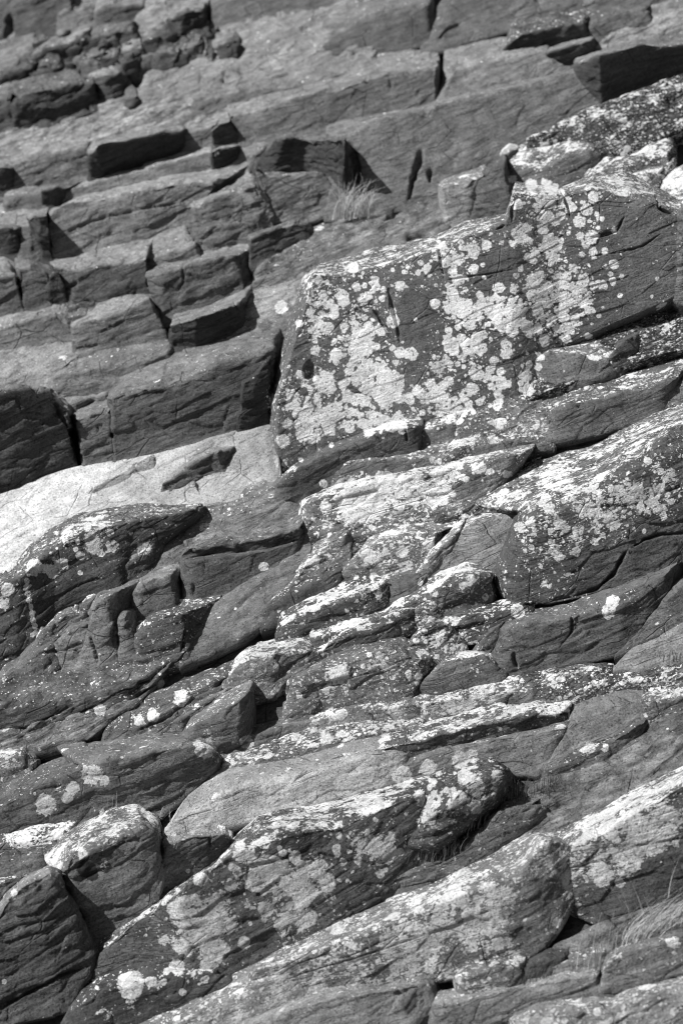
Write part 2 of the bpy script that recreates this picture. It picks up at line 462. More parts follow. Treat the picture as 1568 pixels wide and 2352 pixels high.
    off = np.array([seed * 3.17, seed * 1.31, seed * 0.73])
    vec = np.stack([fbm(V * 2.6 + off, 3, 11 + q) for q in range(3)], -1) * 0.012 * amp
    vec += np.stack([fbm(V * 9.0, 2, 31 + q) for q in range(3)], -1) * 0.007 * amp
    bb = b * np.array([1.0, 1.6, 5.0])
    cell, edge = worley(bb * 3.2 + fbm(V * 3, 2, 5)[:, None] * 0.35, 3)
    cell2, _ = worley(bb * 9.0 + fbm(V * 9, 2, 6)[:, None] * 0.3, 4)
    lay = fbm(b * np.array([1.2, 1.6, 16.0]), 3, 77)
    dsp = (cell - 0.5) * 0.018 + (cell2 - 0.5) * 0.005 + lay * 0.0025 - np.clip(0.07 - edge, 0, 1) * 0.05
    tg = np.repeat(tag, nu)
    # open bedding joints and a chipped crest
    q = b * np.array([0.32, 0.6, 6.0]) + (fbm(V * 1.8, 2, 61) * 0.2)[:, None]
    j1 = vn(q, 62); j2 = vn(q * 2.1 + 5.0, 63)
    gate = np.clip(vn(V * 1.5, 64) + 0.35, 0, 1)
    dsp = dsp - crk / max(amp, .3) * (0.035 * gate * np.clip(1 - np.abs(j1) / 0.07, 0, 1) + 0.016 * np.clip(1 - np.abs(j2) / 0.09, 0, 1))
    dsp = dsp + crk / max(amp, .3) * 0.014 * np.sign(j1) * np.clip(np.abs(j1) * 4, 0, 1)
    if nr > 2:
        cr = np.exp(-((tg - (nr - 1)) / 0.16) ** 2)
        dsp = dsp - cr * (np.clip(fbm(V * 5.0, 3, 65), 0, 1) * 0.035 + np.clip(fbm(V * 17.0, 2, 66), 0, 1) * 0.012)
    uv, zz = proj(V)
    for gr in grooves:
        line = P(gr[0], gr[1])
        wd = gr[2] if len(gr) > 2 else 3.0
        dp = gr[3] if len(gr) > 3 else 0.06
        jit = fbm(V * 14, 2, 91) * 2.5
        d0, tt = seg_dist(uv, line)
        wv = wd * (0.55 + 0.6 * np.minimum(1, 5 * np.minimum(tt, 1 - tt))) * (0.8 + 0.4 * vn(V * 9, 92))
        dist = np.abs(d0 + jit)
        dsp = dsp - dp / max(amp, 0.2) * np.clip(1 - dist / wv, 0, 1) ** 0.7 * (0.25 + 0.75 * np.minimum(1, 4 * np.minimum(tt, 1 - tt)))
    V = V + vec + Nn * (dsp * amp)[:, None]
    # attributes
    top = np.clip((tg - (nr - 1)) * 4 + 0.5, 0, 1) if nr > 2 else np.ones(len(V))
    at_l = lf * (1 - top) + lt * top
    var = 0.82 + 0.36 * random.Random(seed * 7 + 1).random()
    at_t = var * (TF[0] * tone * (1 - top) + TF[1] * (ttone if ttone is not None else tone) * top)  # rock colour, with shaded fronts and lit tops painted in
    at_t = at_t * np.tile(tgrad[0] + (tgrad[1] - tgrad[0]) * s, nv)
    at_b = blk * (1 - top) + (bt if bt is not None else blk) * top
    uv, _ = proj(V)
    def blobs(arr, lst):
        lo, hi = uv.min(0) - 5, uv.max(0) + 5
        for x, y, r, d in lst:
            if lo[0] - r < x < hi[0] + r and lo[1] - r < y < hi[1] + r:
                q = np.hypot(uv[:, 0] - x, (uv[:, 1] - y)) / r
                arr = arr + d * np.clip(1.25 - 1.25 * q ** 2, 0, 1)
        return arr
    at_l = np.clip(at_l + lb * (blobs(np.zeros(len(uv)), LICHEN)), 0, 1.25)
    at_b = np.clip(blobs(at_b, BLACK), 0, 1.2)
    at_d = np.full(len(V), -1.0)
    lo, hi = uv.min(0) - 5, uv.max(0) + 5
    for x, y, r in DISCS:
        if lo[0] - r < x < hi[0] + r and lo[1] - r < y < hi[1] + r:
            near = np.nonzero((np.abs(uv[:, 0] - x) < 2 * r + 4) & (np.abs(uv[:, 1] - y) < 2 * r + 4))[0]
            q = np.hypot(uv[near, 0] - x, uv[near, 1] - y)
            at_d[near] = np.maximum(at_d[near], np.clip((r - q) / (0.55 * r + 2.5), -1, 1))
    # faces
    ii = np.arange(nv)[:, None] * nu + np.arange(nu - 1)[None]
    jj = ((np.arange(nv) + 1) % nv)[:, None] * nu + np.arange(nu - 1)[None]
    quads = np.stack([ii, ii + 1, jj + 1, jj], -1).reshape(-1, 4)
    tris = []
    ext = []
    for col, nb in ((0, 1), (nu - 1, nu - 2)):
        rid = np.arange(nv) * nu + col
        out = (V[rid] - V[np.arange(nv) * nu + nb]).mean(0)
        out = out / (np.linalg.norm(out) + 1e-9)
        c = V[rid].mean(0)
        base = len(V) + sum(len(e) for e in ext)
        r1 = V[rid] * 0.6 + c * 0.4 + out * 0.02
        ext.append(np.vstack([r1, c + out * 0.03]))
        a, bq = rid, np.roll(rid, -1)
        ia = base + np.arange(nv); ib = np.roll(ia, -1)
        if col == 0:
            quads = np.vstack([quads, np.stack([a, bq, ib, ia], -1)])
            tris.append(np.stack([ia, ib, np.full(nv, base + nv)], -1))
        else:
            quads = np.vstack([quads, np.stack([bq, a, ia, ib], -1)])
            tris.append(np.stack([ib, ia, np.full(nv, base + nv)], -1))
    nx = sum(len(e) for e in ext)
    V = np.vstack([V] + ext)
    pad = lambda arr, val: np.concatenate([arr, np.full(nx, val)])
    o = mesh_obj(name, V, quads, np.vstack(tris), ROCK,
                 dict(disc=pad(at_d, -1.0), crack=np.full(len(V), float(crk)), lich=pad(at_l, lf), tone=pad(at_t, tone), blk=pad(at_b, blk), streak=np.full(len(V), float(streak)), white=pad(lw * (1 - top) + (max(lw, 0.95) if lw > 0.7 else lw + 0.3) * top, lw)))  # crust painted greyer on fronts, whiter on sunlit tops
    o['label'] = label
    o['category'] = cat
    if GROUP[0]:
        o['group'] = GROUP[0]
    return o

def grass(label, crop, pos, n=40, h=0.2, spread=0.08, lean=(0.0, 0.0), mat=None, lift=0.05, wid=0.004, seed=0, group=None, droop=0.5):
    rnd = random.Random(seed + n)
    base_uv = P(crop, pos)
    vs, qs = [], []
    for i in range(n):
        t = rnd.random() * (len(base_uv) - 1)
        j = min(int(t), len(base_uv) - 2) if len(base_uv) > 1 else 0
        uv = base_uv[j] if len(base_uv) == 1 else base_uv[j] * (1 - (t - j)) + base_uv[j + 1] * (t - j)
        p = at(uv[None], D(uv[None]) - lift)[0] + np.array([rnd.gauss(0, spread), rnd.gauss(0, spread * 0.4), 0])
        az = rnd.uniform(0, 2 * math.pi)
        bend = rnd.uniform(0.15, 1.0) * droop
        dx, dy = math.cos(az) * bend + lean[0], math.sin(az) * bend + lean[1]
        hh = h * rnd.uniform(0.45, 1.1)
        side = np.array([math.sin(az + 0.7), -math.cos(az + 0.7), 0.0])
        side = 0.6 * side + np.array([0.5, 0, 0])
        m = 6
        b0 = len(vs)
        for q in range(m):
            f = q / (m - 1)
            c = p + np.array([dx * hh * f * f, dy * hh * f * f, hh * (f - 0.35 * bend * f ** 3) - 0.03])
            ww = wid * (1 - f * 0.85) * 0.5
            vs += [c - side * ww, c + side * ww]
        for q in range(m - 1):
            a = b0 + 2 * q
            qs.append((a, a + 1, a + 3, a + 2))
    V = np.array(vs)
    o = mesh_obj('grass_tuft', V, np.array(qs), np.zeros((0, 3), int), mat or DRY, {})
    o['label'] = label
    o['category'] = 'grass'
    if group: o['group'] = group
    return o

# ------------------------------------------------------------------ the hillside under the rocks
def hillside():
    n = 420
    xs = np.linspace(-1, 1, n); xs = np.sign(xs) * np.abs(xs) ** 2.2 * 40
    ys = np.linspace(-1, 1, n); ys = np.sign(ys) * np.abs(ys) ** 2.2 * 60
    X, Y = np.meshgrid(xs, ys)
    p = np.stack([X, Y, BX * X + BY * Y], -1).reshape(-1, 3)
    uv, z = proj(p)
    out = np.clip(np.maximum(np.maximum(-uv[:, 0] - 30, uv[:, 0] - 1600), np.maximum(-uv[:, 1] - 40, uv[:, 1] - 2420)) / 60, 0, 1)
    out = np.where(z < 1, 1, out)
    bb = bed(p)
    cell, edge = worley(np.stack([bb[:, 0] * 0.9, bb[:, 1] * 1.6, bb[:, 2] * 0.3], -1) + fbm(p * 0.8, 2, 5)[:, None] * 0.25, 13)
    ledge = cell * 0.45 - 0.1 + fbm(p * 0.9, 4, 56) * 0.08 - np.clip(0.08 - edge, 0, 1) * 1.2
    ledge = np.minimum(ledge, np.maximum(0.0, 0.25 * (np.abs(X.ravel()) + 1)))
    p = p - BNRM * 0.10 + BNRM * (fbm(p * 3.0, 3, 55) * 0.03 + out * ledge)[:, None]
    i = (np.arange(n - 1)[:, None] * n + np.arange(n - 1)[None]).reshape(-1)
    q = np.stack([i, i + 1, i + n + 1, i + n], -1)
    one = np.ones(len(p))
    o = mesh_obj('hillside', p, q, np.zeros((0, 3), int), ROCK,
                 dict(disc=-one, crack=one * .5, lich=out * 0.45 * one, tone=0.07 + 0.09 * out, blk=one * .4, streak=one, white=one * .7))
    o['label'] = 'rough rocky slope showing in the gaps between the rocks'
    o['kind'] = 'structure'
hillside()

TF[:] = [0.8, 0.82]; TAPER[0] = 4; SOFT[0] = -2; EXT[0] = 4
# ================================================== far ledges along the top
GROUP[0] = 'rocks along the top of the slope'
R('rock_outcrop', 'upright grey rock face filling the top left corner', 'A', '-80,215 60,180 140,165 250,130 350,118',
  '-80,-20 60,-30 150,-20 250,-40 330,-60', '-80,-80 60,-80 150,-80 250,-100 330,-120', k=.3, tone=.13, ttone=.18, soft=4,
  grooves=[('A', '45,60 40,120 40,180', 14, .12)])
R('rock_block', 'pale lumpy block just right of the corner face at the top left', 'A', '265,150 330,155 430,115 455,60', '255,60 300,28 390,40 430,45',
  '280,10 350,-10 410,-5 440,0', k=.4, tone=.22, ttone=.28, soft=8)
R('rock_block', 'darker square block between two pale lumps at the top left', 'A', '430,118 520,112 640,85 700,50', '440,50 490,28 560,25 650,20',
  '450,10 540,-20 620,-25 680,-30', k=.1, tone=.11, ttone=.22, soft=5)
R('rock_block', 'pale wedge block with a sloping top under the top edge', 'A', '600,115 700,115 800,90 835,30', '615,80 700,30 760,5 810,10',
  '640,0 700,-30 760,-40 820,-40', k=.5, tone=.22, ttone=.27, soft=5)
R('rock_block', 'dark pitted block with a pale flat top over black cracks', 'A', '755,160 820,195 900,170 950,140', '765,80 850,50 900,42 945,38',
  '800,30 850,15 900,5 950,0', k=-.2, tone=.07, ttone=.26, soft=5, amp=1.6, bt=.3)
R('flat_rock', 'broad smooth grey slab along the top edge', 'A', '945,138 1100,98 1300,66 1568,12 1680,-6', '955,40 1050,-10 1200,-60 1500,-110 1680,-130',
  '960,0 1050,-50 1200,-100 1500,-150 1680,-170', k=.5, tone=.15, soft=4, amp=.6, crk=.8, grooves=[('A', '955,0 945,60 940,130', 10, .1)])
R('rock_outcrop', 'smooth domed grey face under the top edge left of the long crack', 'B', '-140,262 0,240 200,224 340,210 410,178',
  '-60,175 60,105 150,62 260,35 410,15', '-60,60 40,20 100,0 260,-40 410,-60', k=.45, tone=.14, ttone=.24, soft=10, amp=.6)
R('flat_rock', 'large smooth grey slab right of the long crack at the top', 'B', '365,214 480,193 560,160 740,112 860,75 910,40',
  '400,175 450,110 490,30 560,-20 740,-40 880,-40', '420,100 470,20 510,-30 570,-70 740,-80 880,-80', k=.5, tone=.16, soft=4, amp=.6,
  grooves=[('B', '440,180 490,130 560,100', 5, .05)])
R('flat_rock', 'grey slope with pale streaks right of the smooth slabs at the top edge', 'B', '820,95 1000,66 1150,54 1280,66 1400,46 1568,0 1700,-20',
  '850,40 1000,20 1150,0 1300,-20 1500,-70 1600,-90 1700,-100', '880,-40 1000,-60 1150,-80 1300,-90 1500,-110 1600,-130 1700,-140',
  k=.6, tone=.16, ttone=.2, soft=4)
R('rock_block', 'overhung block with a shade-dark front and speckled top beside the black hollow at the upper right', 'B', '735,260 870,240 960,220 1060,200 1145,182',
  '755,200 810,152 900,138 1010,120 1110,112', '790,90 870,68 960,55 1040,45 1150,45', k=-.4, tone=.07, ttone=.16, soft=4, blk=.4, bt=.6, lt=.4, amp=1.5)  # low front tone paints the shade of the overhang
R('rock_block', 'grey squared block just right of the black hollow at the upper right', 'B', '1120,200 1290,152 1430,112', '1150,98 1270,58 1400,40',
  '1160,60 1280,35 1420,10', k=.1, tone=.14, soft=4)
R('flat_rock', 'pale layered slab reaching the right edge at the top', 'B', '1130,235 1300,190 1450,165 1568,150 1700,130', '1200,190 1310,130 1450,90 1568,60 1700,30',
  '1280,110 1330,50 1450,20 1568,-30 1700,-60', k=.75, tone=.25, soft=4, streak=1.4)
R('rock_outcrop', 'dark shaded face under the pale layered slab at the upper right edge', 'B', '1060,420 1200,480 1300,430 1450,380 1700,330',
  '1080,285 1180,250 1370,200 1480,208 1700,185', '1080,265 1180,232 1370,180 1480,175 1700,150', k=-.4, tone=.075, ttone=.24, soft=3, amp=.7)  # tone darkened to paint the shade on this face
R('rock_block', 'small block painted dark for its shaded end beside the dark face at the upper right', 'B', '955,308 1000,303 1080,285 1160,262', '938,238 1000,217 1080,196 1150,178',
  '950,222 1000,200 1080,170 1140,160', k=-.4, tone=.08, ttone=.22, soft=3)  # shade of the end put into the tone

GROUP[0] = 'rubble at the upper left'
R('flat_rock', 'pale flat slab above the dark rubble at the left edge', 'A', '-60,290 60,268 140,252 165,200', '-60,215 40,192 110,170 150,165', '-60,185 40,172 110,150 150,142',
  k=.7, tone=.24, soft=5)
R('boulder', 'dark lump with a pale top in the rubble at the upper left', 'A', '130,310 250,325 330,295 365,235', '150,250 240,205 320,188 380,165', '190,200 270,165 330,150 410,125',
  k=0, tone=.08, ttone=.24, soft=9, amp=1.8)
R('boulder', 'dark jagged boulder above the rubble hollow at the upper left', 'A', '355,265 480,225 560,205 650,195', '375,190 470,160 560,140 630,130', '400,150 490,112 560,95 620,90',
  k=0, tone=.09, ttone=.2, soft=6, amp=2.0)
R('boulder', 'small smooth pale stone lying on the rubble under the pitted block', 'A', '665,165 700,178 750,165 775,140', '675,140 700,125 740,120 770,125', '690,122 710,115 740,112 765,115',
  k=.4, tone=.3, soft=14, amp=.6)
R('boulder', 'bright rounded stone lowest on the rubble slope', 'A', '705,225 750,240 800,225 815,205', '712,205 740,192 780,190 812,198', '720,192 745,186 780,182 805,188',
  k=.5, tone=.32, soft=14, amp=.6)
R('boulder', 'big boulder with a bright rounded top and dark underside in the rubble', 'A', '375,425 480,445 560,420 595,370', '395,345 470,318 540,318 585,340', '410,300 470,278 530,280 575,300',
  k=-.1, tone=.1, ttone=.3, soft=12, amp=1.3)
R('rock_outcrop', 'dark broken rock face hung with dry plants at the left', 'A', '60,600 190,570 320,525 440,480', '65,440 190,400 310,370 430,395', '70,390 190,345 310,312 420,305',
  k=-.1, tone=.075, ttone=.16, soft=4, amp=2.4, blk=.5)
R('rock_block', 'grey square block at the left edge beside the dark broken face', 'A', '-60,615 40,598 75,575', '-60,450 30,440 62,450', '-60,415 40,395 68,400', k=.1, tone=.13, ttone=.22, soft=5)
R('rock_block', 'small pale lump at the left edge on top of the rubble', 'A', '-60,345 60,330 130,312', '-60,300 60,275 130,262', '-60,285 60,262 130,245', k=.3, tone=.22, soft=8, amp=1.5)
R('rock_block', 'dark crumbling lump at the left edge under the pale lump', 'A', '-60,410 40,395 120,365 170,330', '-60,350 40,330 120,305 160,290', '-60,330 40,320 120,295 150,270', k=0, tone=.09, ttone=.17, soft=5, amp=2)
rnd = random.Random(5)
for i in range(70):
    f = rnd.random()
    cx = 180 + f * 900 + rnd.uniform(-60, 60)
    cy = 330 - (cx - 180) * 0.20 + rnd.gauss(0, 60)
    r = rnd.choice((14, 18, 24, 34, 50, 64)) * rnd.uniform(.8, 1.2)
    if cy < 60: continue
    R('rubble_stone', 'small broken stone among the blurred rubble at the upper left', 'A',
      '%.0f,%.0f %.0f,%.0f %.0f,%.0f %.0f,%.0f' % (cx - r, cy + r * .35, cx - r * .3, cy + r * .6, cx + r * .5, cy + r * .4, cx + r, cy),
      '%.0f,%.0f %.0f,%.0f %.0f,%.0f %.0f,%.0f' % (cx - r * .9, cy, cx - r * .3, cy - r * .1, cx + r * .4, cy - r * .25, cx + r * .9, cy - r * .3),
      '%.0f,%.0f %.0f,%.0f %.0f,%.0f %.0f,%.0f' % (cx - r * .7, cy - r * .2, cx - r * .2, cy - r * .4, cx + r * .4, cy - r * .55, cx + r * .8, cy - r * .5),
      k=rnd.uniform(-.1, .5), lift=.12, tone=rnd.choice((.05, .07, .1, .15)), ttone=rnd.choice((.1, .15, .2, .28)), soft=rnd.choice((2, 3, 5)), amp=2.4, cat='stone')

GROUP[0] = 'long ledges of the upper slope'
R('flat_rock', 'pale cracked slab running up to the right from the rubble', 'A', '600,490 820,450 1000,420 1200,395 1568,310 1720,285', '690,405 850,375 1000,345 1250,305 1568,255 1720,225',
  '700,250 880,170 1050,110 1300,62 1568,10 1720,-10', k=.75, tone=.3, soft=4, amp=1.3, streak=.8,
  grooves=[('A', '920,330 915,400', 4, .03), ('A', '1030,330 1010,400', 4, .03), ('A', '1110,350 1090,300', 4, .03), ('A', '1370,190 1330,240', 4, .03),
           ('A', '860,330 800,400 690,410', 4, .03)])
R('rock_ledge', 'thin stepped ledge under the pale cracked slab', 'A', '880,520 1100,480 1300,440 1568,385 1720,350', '900,455 1100,425 1300,395 1568,335 1720,310',
  '900,435 1100,400 1300,370 1568,300 1720,270', k=.3, tone=.19, ttone=.26, soft=3, amp=1.4, streak=1.5)
R('flat_rock', 'long pale striped slope from the left edge above the dark recess', 'A', '-60,745 150,708 400,672 600,628 800,595 1050,528', '-60,700 150,672 400,636 600,598 800,560 1050,505',
  '-60,610 150,570 400,500 600,445 780,430 1050,400', k=.75, tone=.25, soft=3, streak=2.2, amp=1.2)
R('rock_ledge', 'long grey ledge with a pale top edge above the dry grass', 'A', '1095,645 1200,630 1350,606 1568,560 1750,525 1840,525 1995,470',
  '1045,525 1150,495 1300,460 1568,392 1700,350 1850,325 2010,315', '1040,470 1180,440 1380,385 1568,335 1740,275 1880,255 2010,265',
  k=.2, tone=.15, ttone=.26, soft=3, grooves=[('B', '115,340 120,400', 3, .03), ('B', '225,360 225,410', 3, .02)])
R('rock_ledge', 'pale smooth ledge right of the slanting dark notch', 'B', '420,486 560,436 720,404 850,375 980,345 1095,300', '520,322 580,305 700,272 850,245 950,235 975,300',
  '480,245 580,230 700,205 860,192 945,192 1000,260', k=.35, tone=.2, ttone=.26, soft=4, amp=.7)
R('flat_rock', 'broad grey sloping slab with two open cracks behind the lichen wall', 'B', '-70,985 100,965 320,935 460,905 740,760 920,640 1200,490',
  '-60,610 60,580 170,545 280,530 480,470 800,392 1110,330', '-60,560 60,545 170,525 280,515 480,455 800,375 1110,310',
  k=.45, tone=.15, ttone=.2, soft=4, amp=.8, streak=1.2,
  grooves=[('B', '362,690 350,740 325,820 310,930', 8, .14), ('B', '405,770 405,830', 6, .09), ('B', '40,650 60,740 75,830', 13, .15)])
R('flat_rock', 'grey strip at the foot of the pale ledge, running to the dark face', 'B', '560,470 800,420 1000,400 1110,385', '570,430 800,385 1000,345 1100,320',
  '580,425 800,375 1000,335 1090,300', k=.5, tone=.2, soft=4)

# ================================================== stepped blocks, upper left
GROUP[0] = 'stepped blocks of the upper ledge'
R('rock_block', 'grey block at the left end of the black recess', 'A', '-60,895 20,888 160,858 300,838 418,805', '-60,765 60,760 200,705 310,688 408,672', '-60,715 60,708 200,662 310,650 405,645',
  k=.1, tone=.16, ttone=.27, soft=3)
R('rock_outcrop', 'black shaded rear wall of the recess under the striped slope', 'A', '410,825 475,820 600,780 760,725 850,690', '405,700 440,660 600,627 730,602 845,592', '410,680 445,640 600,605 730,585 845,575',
  k=-.6, tone=.045, ttone=.24, soft=3)  # near-black tone paints the shade inside the recess
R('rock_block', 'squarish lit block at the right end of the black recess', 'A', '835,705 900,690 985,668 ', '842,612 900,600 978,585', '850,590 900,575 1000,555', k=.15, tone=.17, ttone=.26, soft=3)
R('rock_block', 'small dark shaded block end right of the recess', 'A', '980,672 1040,655 1115,640', '968,600 1010,570 1058,552', '1000,565 1030,545 1070,535', k=-.4, tone=.06, ttone=.22, soft=3)  # dark tone stands for shade on the end turned from the sun
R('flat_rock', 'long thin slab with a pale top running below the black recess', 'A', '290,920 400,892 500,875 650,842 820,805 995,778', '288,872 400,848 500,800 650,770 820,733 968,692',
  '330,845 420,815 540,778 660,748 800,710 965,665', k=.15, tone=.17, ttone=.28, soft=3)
R('rock_block', 'narrow shaded block end below the small shaded block end', 'A', '985,780 1040,765 1090,742', '968,695 1010,672 1095,662', '975,680 1010,660 1095,650', k=-.5, tone=.05, ttone=.26, soft=3)  # end face painted in shade through its tone
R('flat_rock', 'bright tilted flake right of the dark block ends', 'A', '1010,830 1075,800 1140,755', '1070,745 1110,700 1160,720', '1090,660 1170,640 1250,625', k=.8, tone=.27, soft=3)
R('rock_block', 'shaded gap stone at the left below the recess', 'A', '185,948 240,945 305,915', '190,875 250,862 300,870', '200,862 260,850 380,825', k=-.5, tone=.05, ttone=.15, soft=3)  # stone toned black to paint the shade of the gap
R('rock_block', 'low grey block beside the shaded gap stone at the left', 'A', '20,980 110,965 200,945', '25,895 110,880 200,872', '30,885 110,868 250,850', k=.2, tone=.15, ttone=.25, soft=4)
R('rock_block', 'shaded corner block at the left edge under the pale stripes', 'A', '-60,890 20,885 60,870', '-60,770 20,760 55,770', '-60,750 20,745 60,755', k=-.4, tone=.06, ttone=.2, soft=4)  # low tone paints this corner as shaded
R('flat_rock', 'wide thick slab with a rough face across the stepped blocks', 'A', '232,1190 380,1170 510,1140 690,1120 790,1035 885,1005', '212,982 330,920 500,893 650,872 820,842 1010,832',
  '235,955 340,900 500,868 650,838 820,800 1140,752', k=.1, tone=.17, ttone=.27, soft=3, amp=1.1,
  grooves=[('A', '240,1090 420,1010 640,960 880,930', 4, .03)])
R('rock_block', 'mottled bulging block at the right end of the wide thick slab', 'A', '895,1115 960,1150 1100,1120 1180,1110 1262,1055', '870,950 960,908 1060,872 1170,850 1240,925',
  '900,870 980,845 1060,820 1150,760 1215,840', k=.1, tone=.13, ttone=.24, soft=4, amp=1.5, bt=.2)
R('rock_block', 'smaller flat topped block in front of the dry grass tuft', 'A', '1145,1210 1205,1205 1330,1150 1428,1095', '1140,1105 1250,1055 1340,1025 1412,1032',
  '1150,1070 1250,1030 1340,1000 1400,1012', k=.05, tone=.12, ttone=.2, soft=4, tilt=.3)
R('rock_outcrop', 'striped grey face left of the dry grass tuft', 'A', '1245,1065 1330,1025 1480,970 1570,935', '1165,765 1230,815 1350,800 1490,790', '1180,740 1240,780 1350,785 1500,780',
  k=.3, tone=.15, ttone=.17, soft=4, streak=2)
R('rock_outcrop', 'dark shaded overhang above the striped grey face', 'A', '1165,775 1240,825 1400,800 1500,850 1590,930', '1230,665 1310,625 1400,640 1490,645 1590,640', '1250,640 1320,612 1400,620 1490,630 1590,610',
  k=-.5, tone=.07, ttone=.18, soft=4)  # shade of the overhang painted into the rock colour
R('rock_block', 'narrow shaded block standing left of the wide thick slab', 'A', '140,1080 185,1190 240,1190', '128,1000 170,985 212,982', '130,990 170,972 215,965', k=-.4, tone=.06, ttone=.2, soft=3)  # shaded end face of the left block, its shade painted as tone
R('flat_rock', 'pale flat slab at the left edge leading to the narrow shaded block', 'A', '-60,1045 40,1030 130,1030 150,1090', '-60,1000 60,975 120,980 135,1000', '-60,975 60,950 130,955 210,955', k=.5, tone=.25, soft=4)
R('rock_block', 'shaded hollowed block at the left edge above the upright blocks', 'A', '-60,1180 40,1180 105,1165', '-60,1050 40,1035 85,1045', '-60,1035 40,1022 85,1030', k=-.3, tone=.06, ttone=.18, soft=4)  # shade of the hollow painted with a dark tone
R('rock_block', 'upright grey block between the hollowed block and the narrow shaded block', 'A', '90,1210 150,1215 205,1170', '85,1080 140,1075 190,1100', '90,1050 140,1060 190,1085', k=.3, tone=.15, soft=4)
R('rock_block', 'long block with a bright level top across the middle of the steps', 'A', '300,1340 335,1405 480,1378 590,1360 680,1345', '243,1222 370,1238 500,1212 600,1195 665,1190',
  '238,1200 390,1158 510,1142 600,1128 695,1112', k=0, tone=.11, ttone=.3, soft=3,
  grooves=[('A', '345,1240 350,1300 300,1340', 4, .03)])
R('rock_block', 'pale stepped block joined to the right end of the bright topped block', 'A', '660,1240 730,1250 830,1228 930,1195', '648,1185 770,1165 850,1140 895,1118', '690,1115 790,1035 848,1015 880,1095',
  k=.3, tone=.19, ttone=.29, soft=3)
R('rock_block', 'rough squared block with a black shaded right end', 'A', '695,1370 740,1455 820,1448 1000,1388 1138,1315 1190,1290', '672,1262 750,1245 840,1225 950,1190 1080,1172 1140,1140',
  '680,1232 750,1215 850,1200 950,1160 1060,1140 1135,1130', k=.05, tone=.13, ttone=.24, soft=3, amp=1.2, turn=[0, 0, 0, 0, 0, .35],
  grooves=[('A', '845,1215 840,1290 800,1330', 4, .03), ('A', '1115,1170 1130,1250', 4, .03)])
R('rock_block', 'grey upright block at the left edge beside a narrow crack', 'A', '-60,1450 40,1435 105,1420', '-60,1270 30,1272 70,1262', '-60,1190 30,1178 60,1230', k=-.05, tone=.12, ttone=.25, soft=3)
R('rock_block', 'upright block with a slanted top right of the narrow crack', 'A', '115,1430 180,1420 235,1405', '78,1240 140,1222 222,1275', '75,1190 130,1175 225,1240', k=.05, tone=.13, ttone=.2, soft=3)
R('rock_block', 'dark sliver of rock left of the bright topped block', 'A', '225,1400 270,1390 320,1390', '222,1270 245,1250 260,1250', '220,1240 235,1200 255,1230', k=-.3, tone=.06, soft=3)
R('rock_block', 'pale topped block at the left edge below the upright blocks', 'A', '-60,1600 140,1575 250,1555 320,1535', '-60,1515 130,1475 250,1450 312,1500', '-60,1465 130,1422 230,1410 290,1405',
  k=.2, tone=.17, ttone=.28, soft=3)
R('rock_block', 'big grey block with a sharp black right edge, left of the lichen wall', 'A', '330,1600 420,1620 600,1600 770,1568 800,1560', '325,1495 460,1455 560,1425 690,1362 712,1385',
  '330,1480 440,1400 560,1368 640,1350 700,1358', k=.1, tone=.15, ttone=.25, soft=3, turn=[0, 0, 0, 0, .3], grooves=[('A', '450,1530 620,1440', 4, .02)])
for i, (x, y, r) in enumerate(((345, 1410, 26), (390, 1395, 30), (420, 1430, 18), (370, 1450, 24), (330, 1455, 22))):
    R('rubble_stone', 'small dark chip of stone in the gap behind the big grey block', 'A', '%d,%d %d,%d %d,%d' % (x - r, y + 8, x, y + 16, x + r, y + 2),
      '%d,%d %d,%d %d,%d' % (x - r, y - 2, x, y - 8, x + r, y - 8), '%d,%d %d,%d %d,%d' % (x - r, y - 8, x, y - 16, x + r, y - 14), k=.2, tone=.09, ttone=.17, soft=3, amp=1.3, cat='stone')
GROUP[0] = 'slabs on the ramp left of the lichen wall'
R('flat_rock', 'cracked grey ramp running up behind the lichen wall', 'A', '1165,1330 1300,1290 1420,1265 1568,1210 1720,1170 2000,1100 2070,1030', '1180,1270 1310,1215 1430,1170 1568,1090 1710,1060 1960,1000 2050,960',
  '1185,1220 1320,1145 1430,1085 1568,1005 1700,975 1890,928 2020,905', k=.85, tone=.16, soft=3, streak=2.0,
  grooves=[('B', '200,1010 270,960 330,935', 9, .1), ('B', '290,1110 360,1080 410,1075', 8, .08), ('B', '0,1100 130,1050 330,1000', 4, .04)])
R('flat_rock', 'bright bare ramp stone below the cracked grey ramp', 'A', '1080,1510 1250,1460 1380,1400 1410,1330', '1110,1420 1220,1380 1360,1330 1400,1290', '1130,1350 1210,1325 1360,1262 1420,1255', k=.9, tone=.28, soft=4, amp=.8)
R('flat_rock', 'slab with a pale top and a shaded undercut face beside the big grey block', 'A', '785,1590 900,1600 1010,1560 1105,1510', '778,1495 900,1458 1000,1425 1100,1395', '800,1462 900,1432 1010,1390 1150,1330',
  k=-.5, tone=.06, ttone=.26, soft=3)  # undercut front coloured dark to stand for its shade
R('flat_rock', 'streaked grey slab wedged against the foot of the lichen wall', 'A', '790,1650 1000,1610 1240,1568 1400,1500', '850,1610 1060,1540 1250,1490 1395,1420', '900,1590 1100,1500 1250,1445 1395,1385', k=.9, tone=.16, soft=3, streak=2.5)

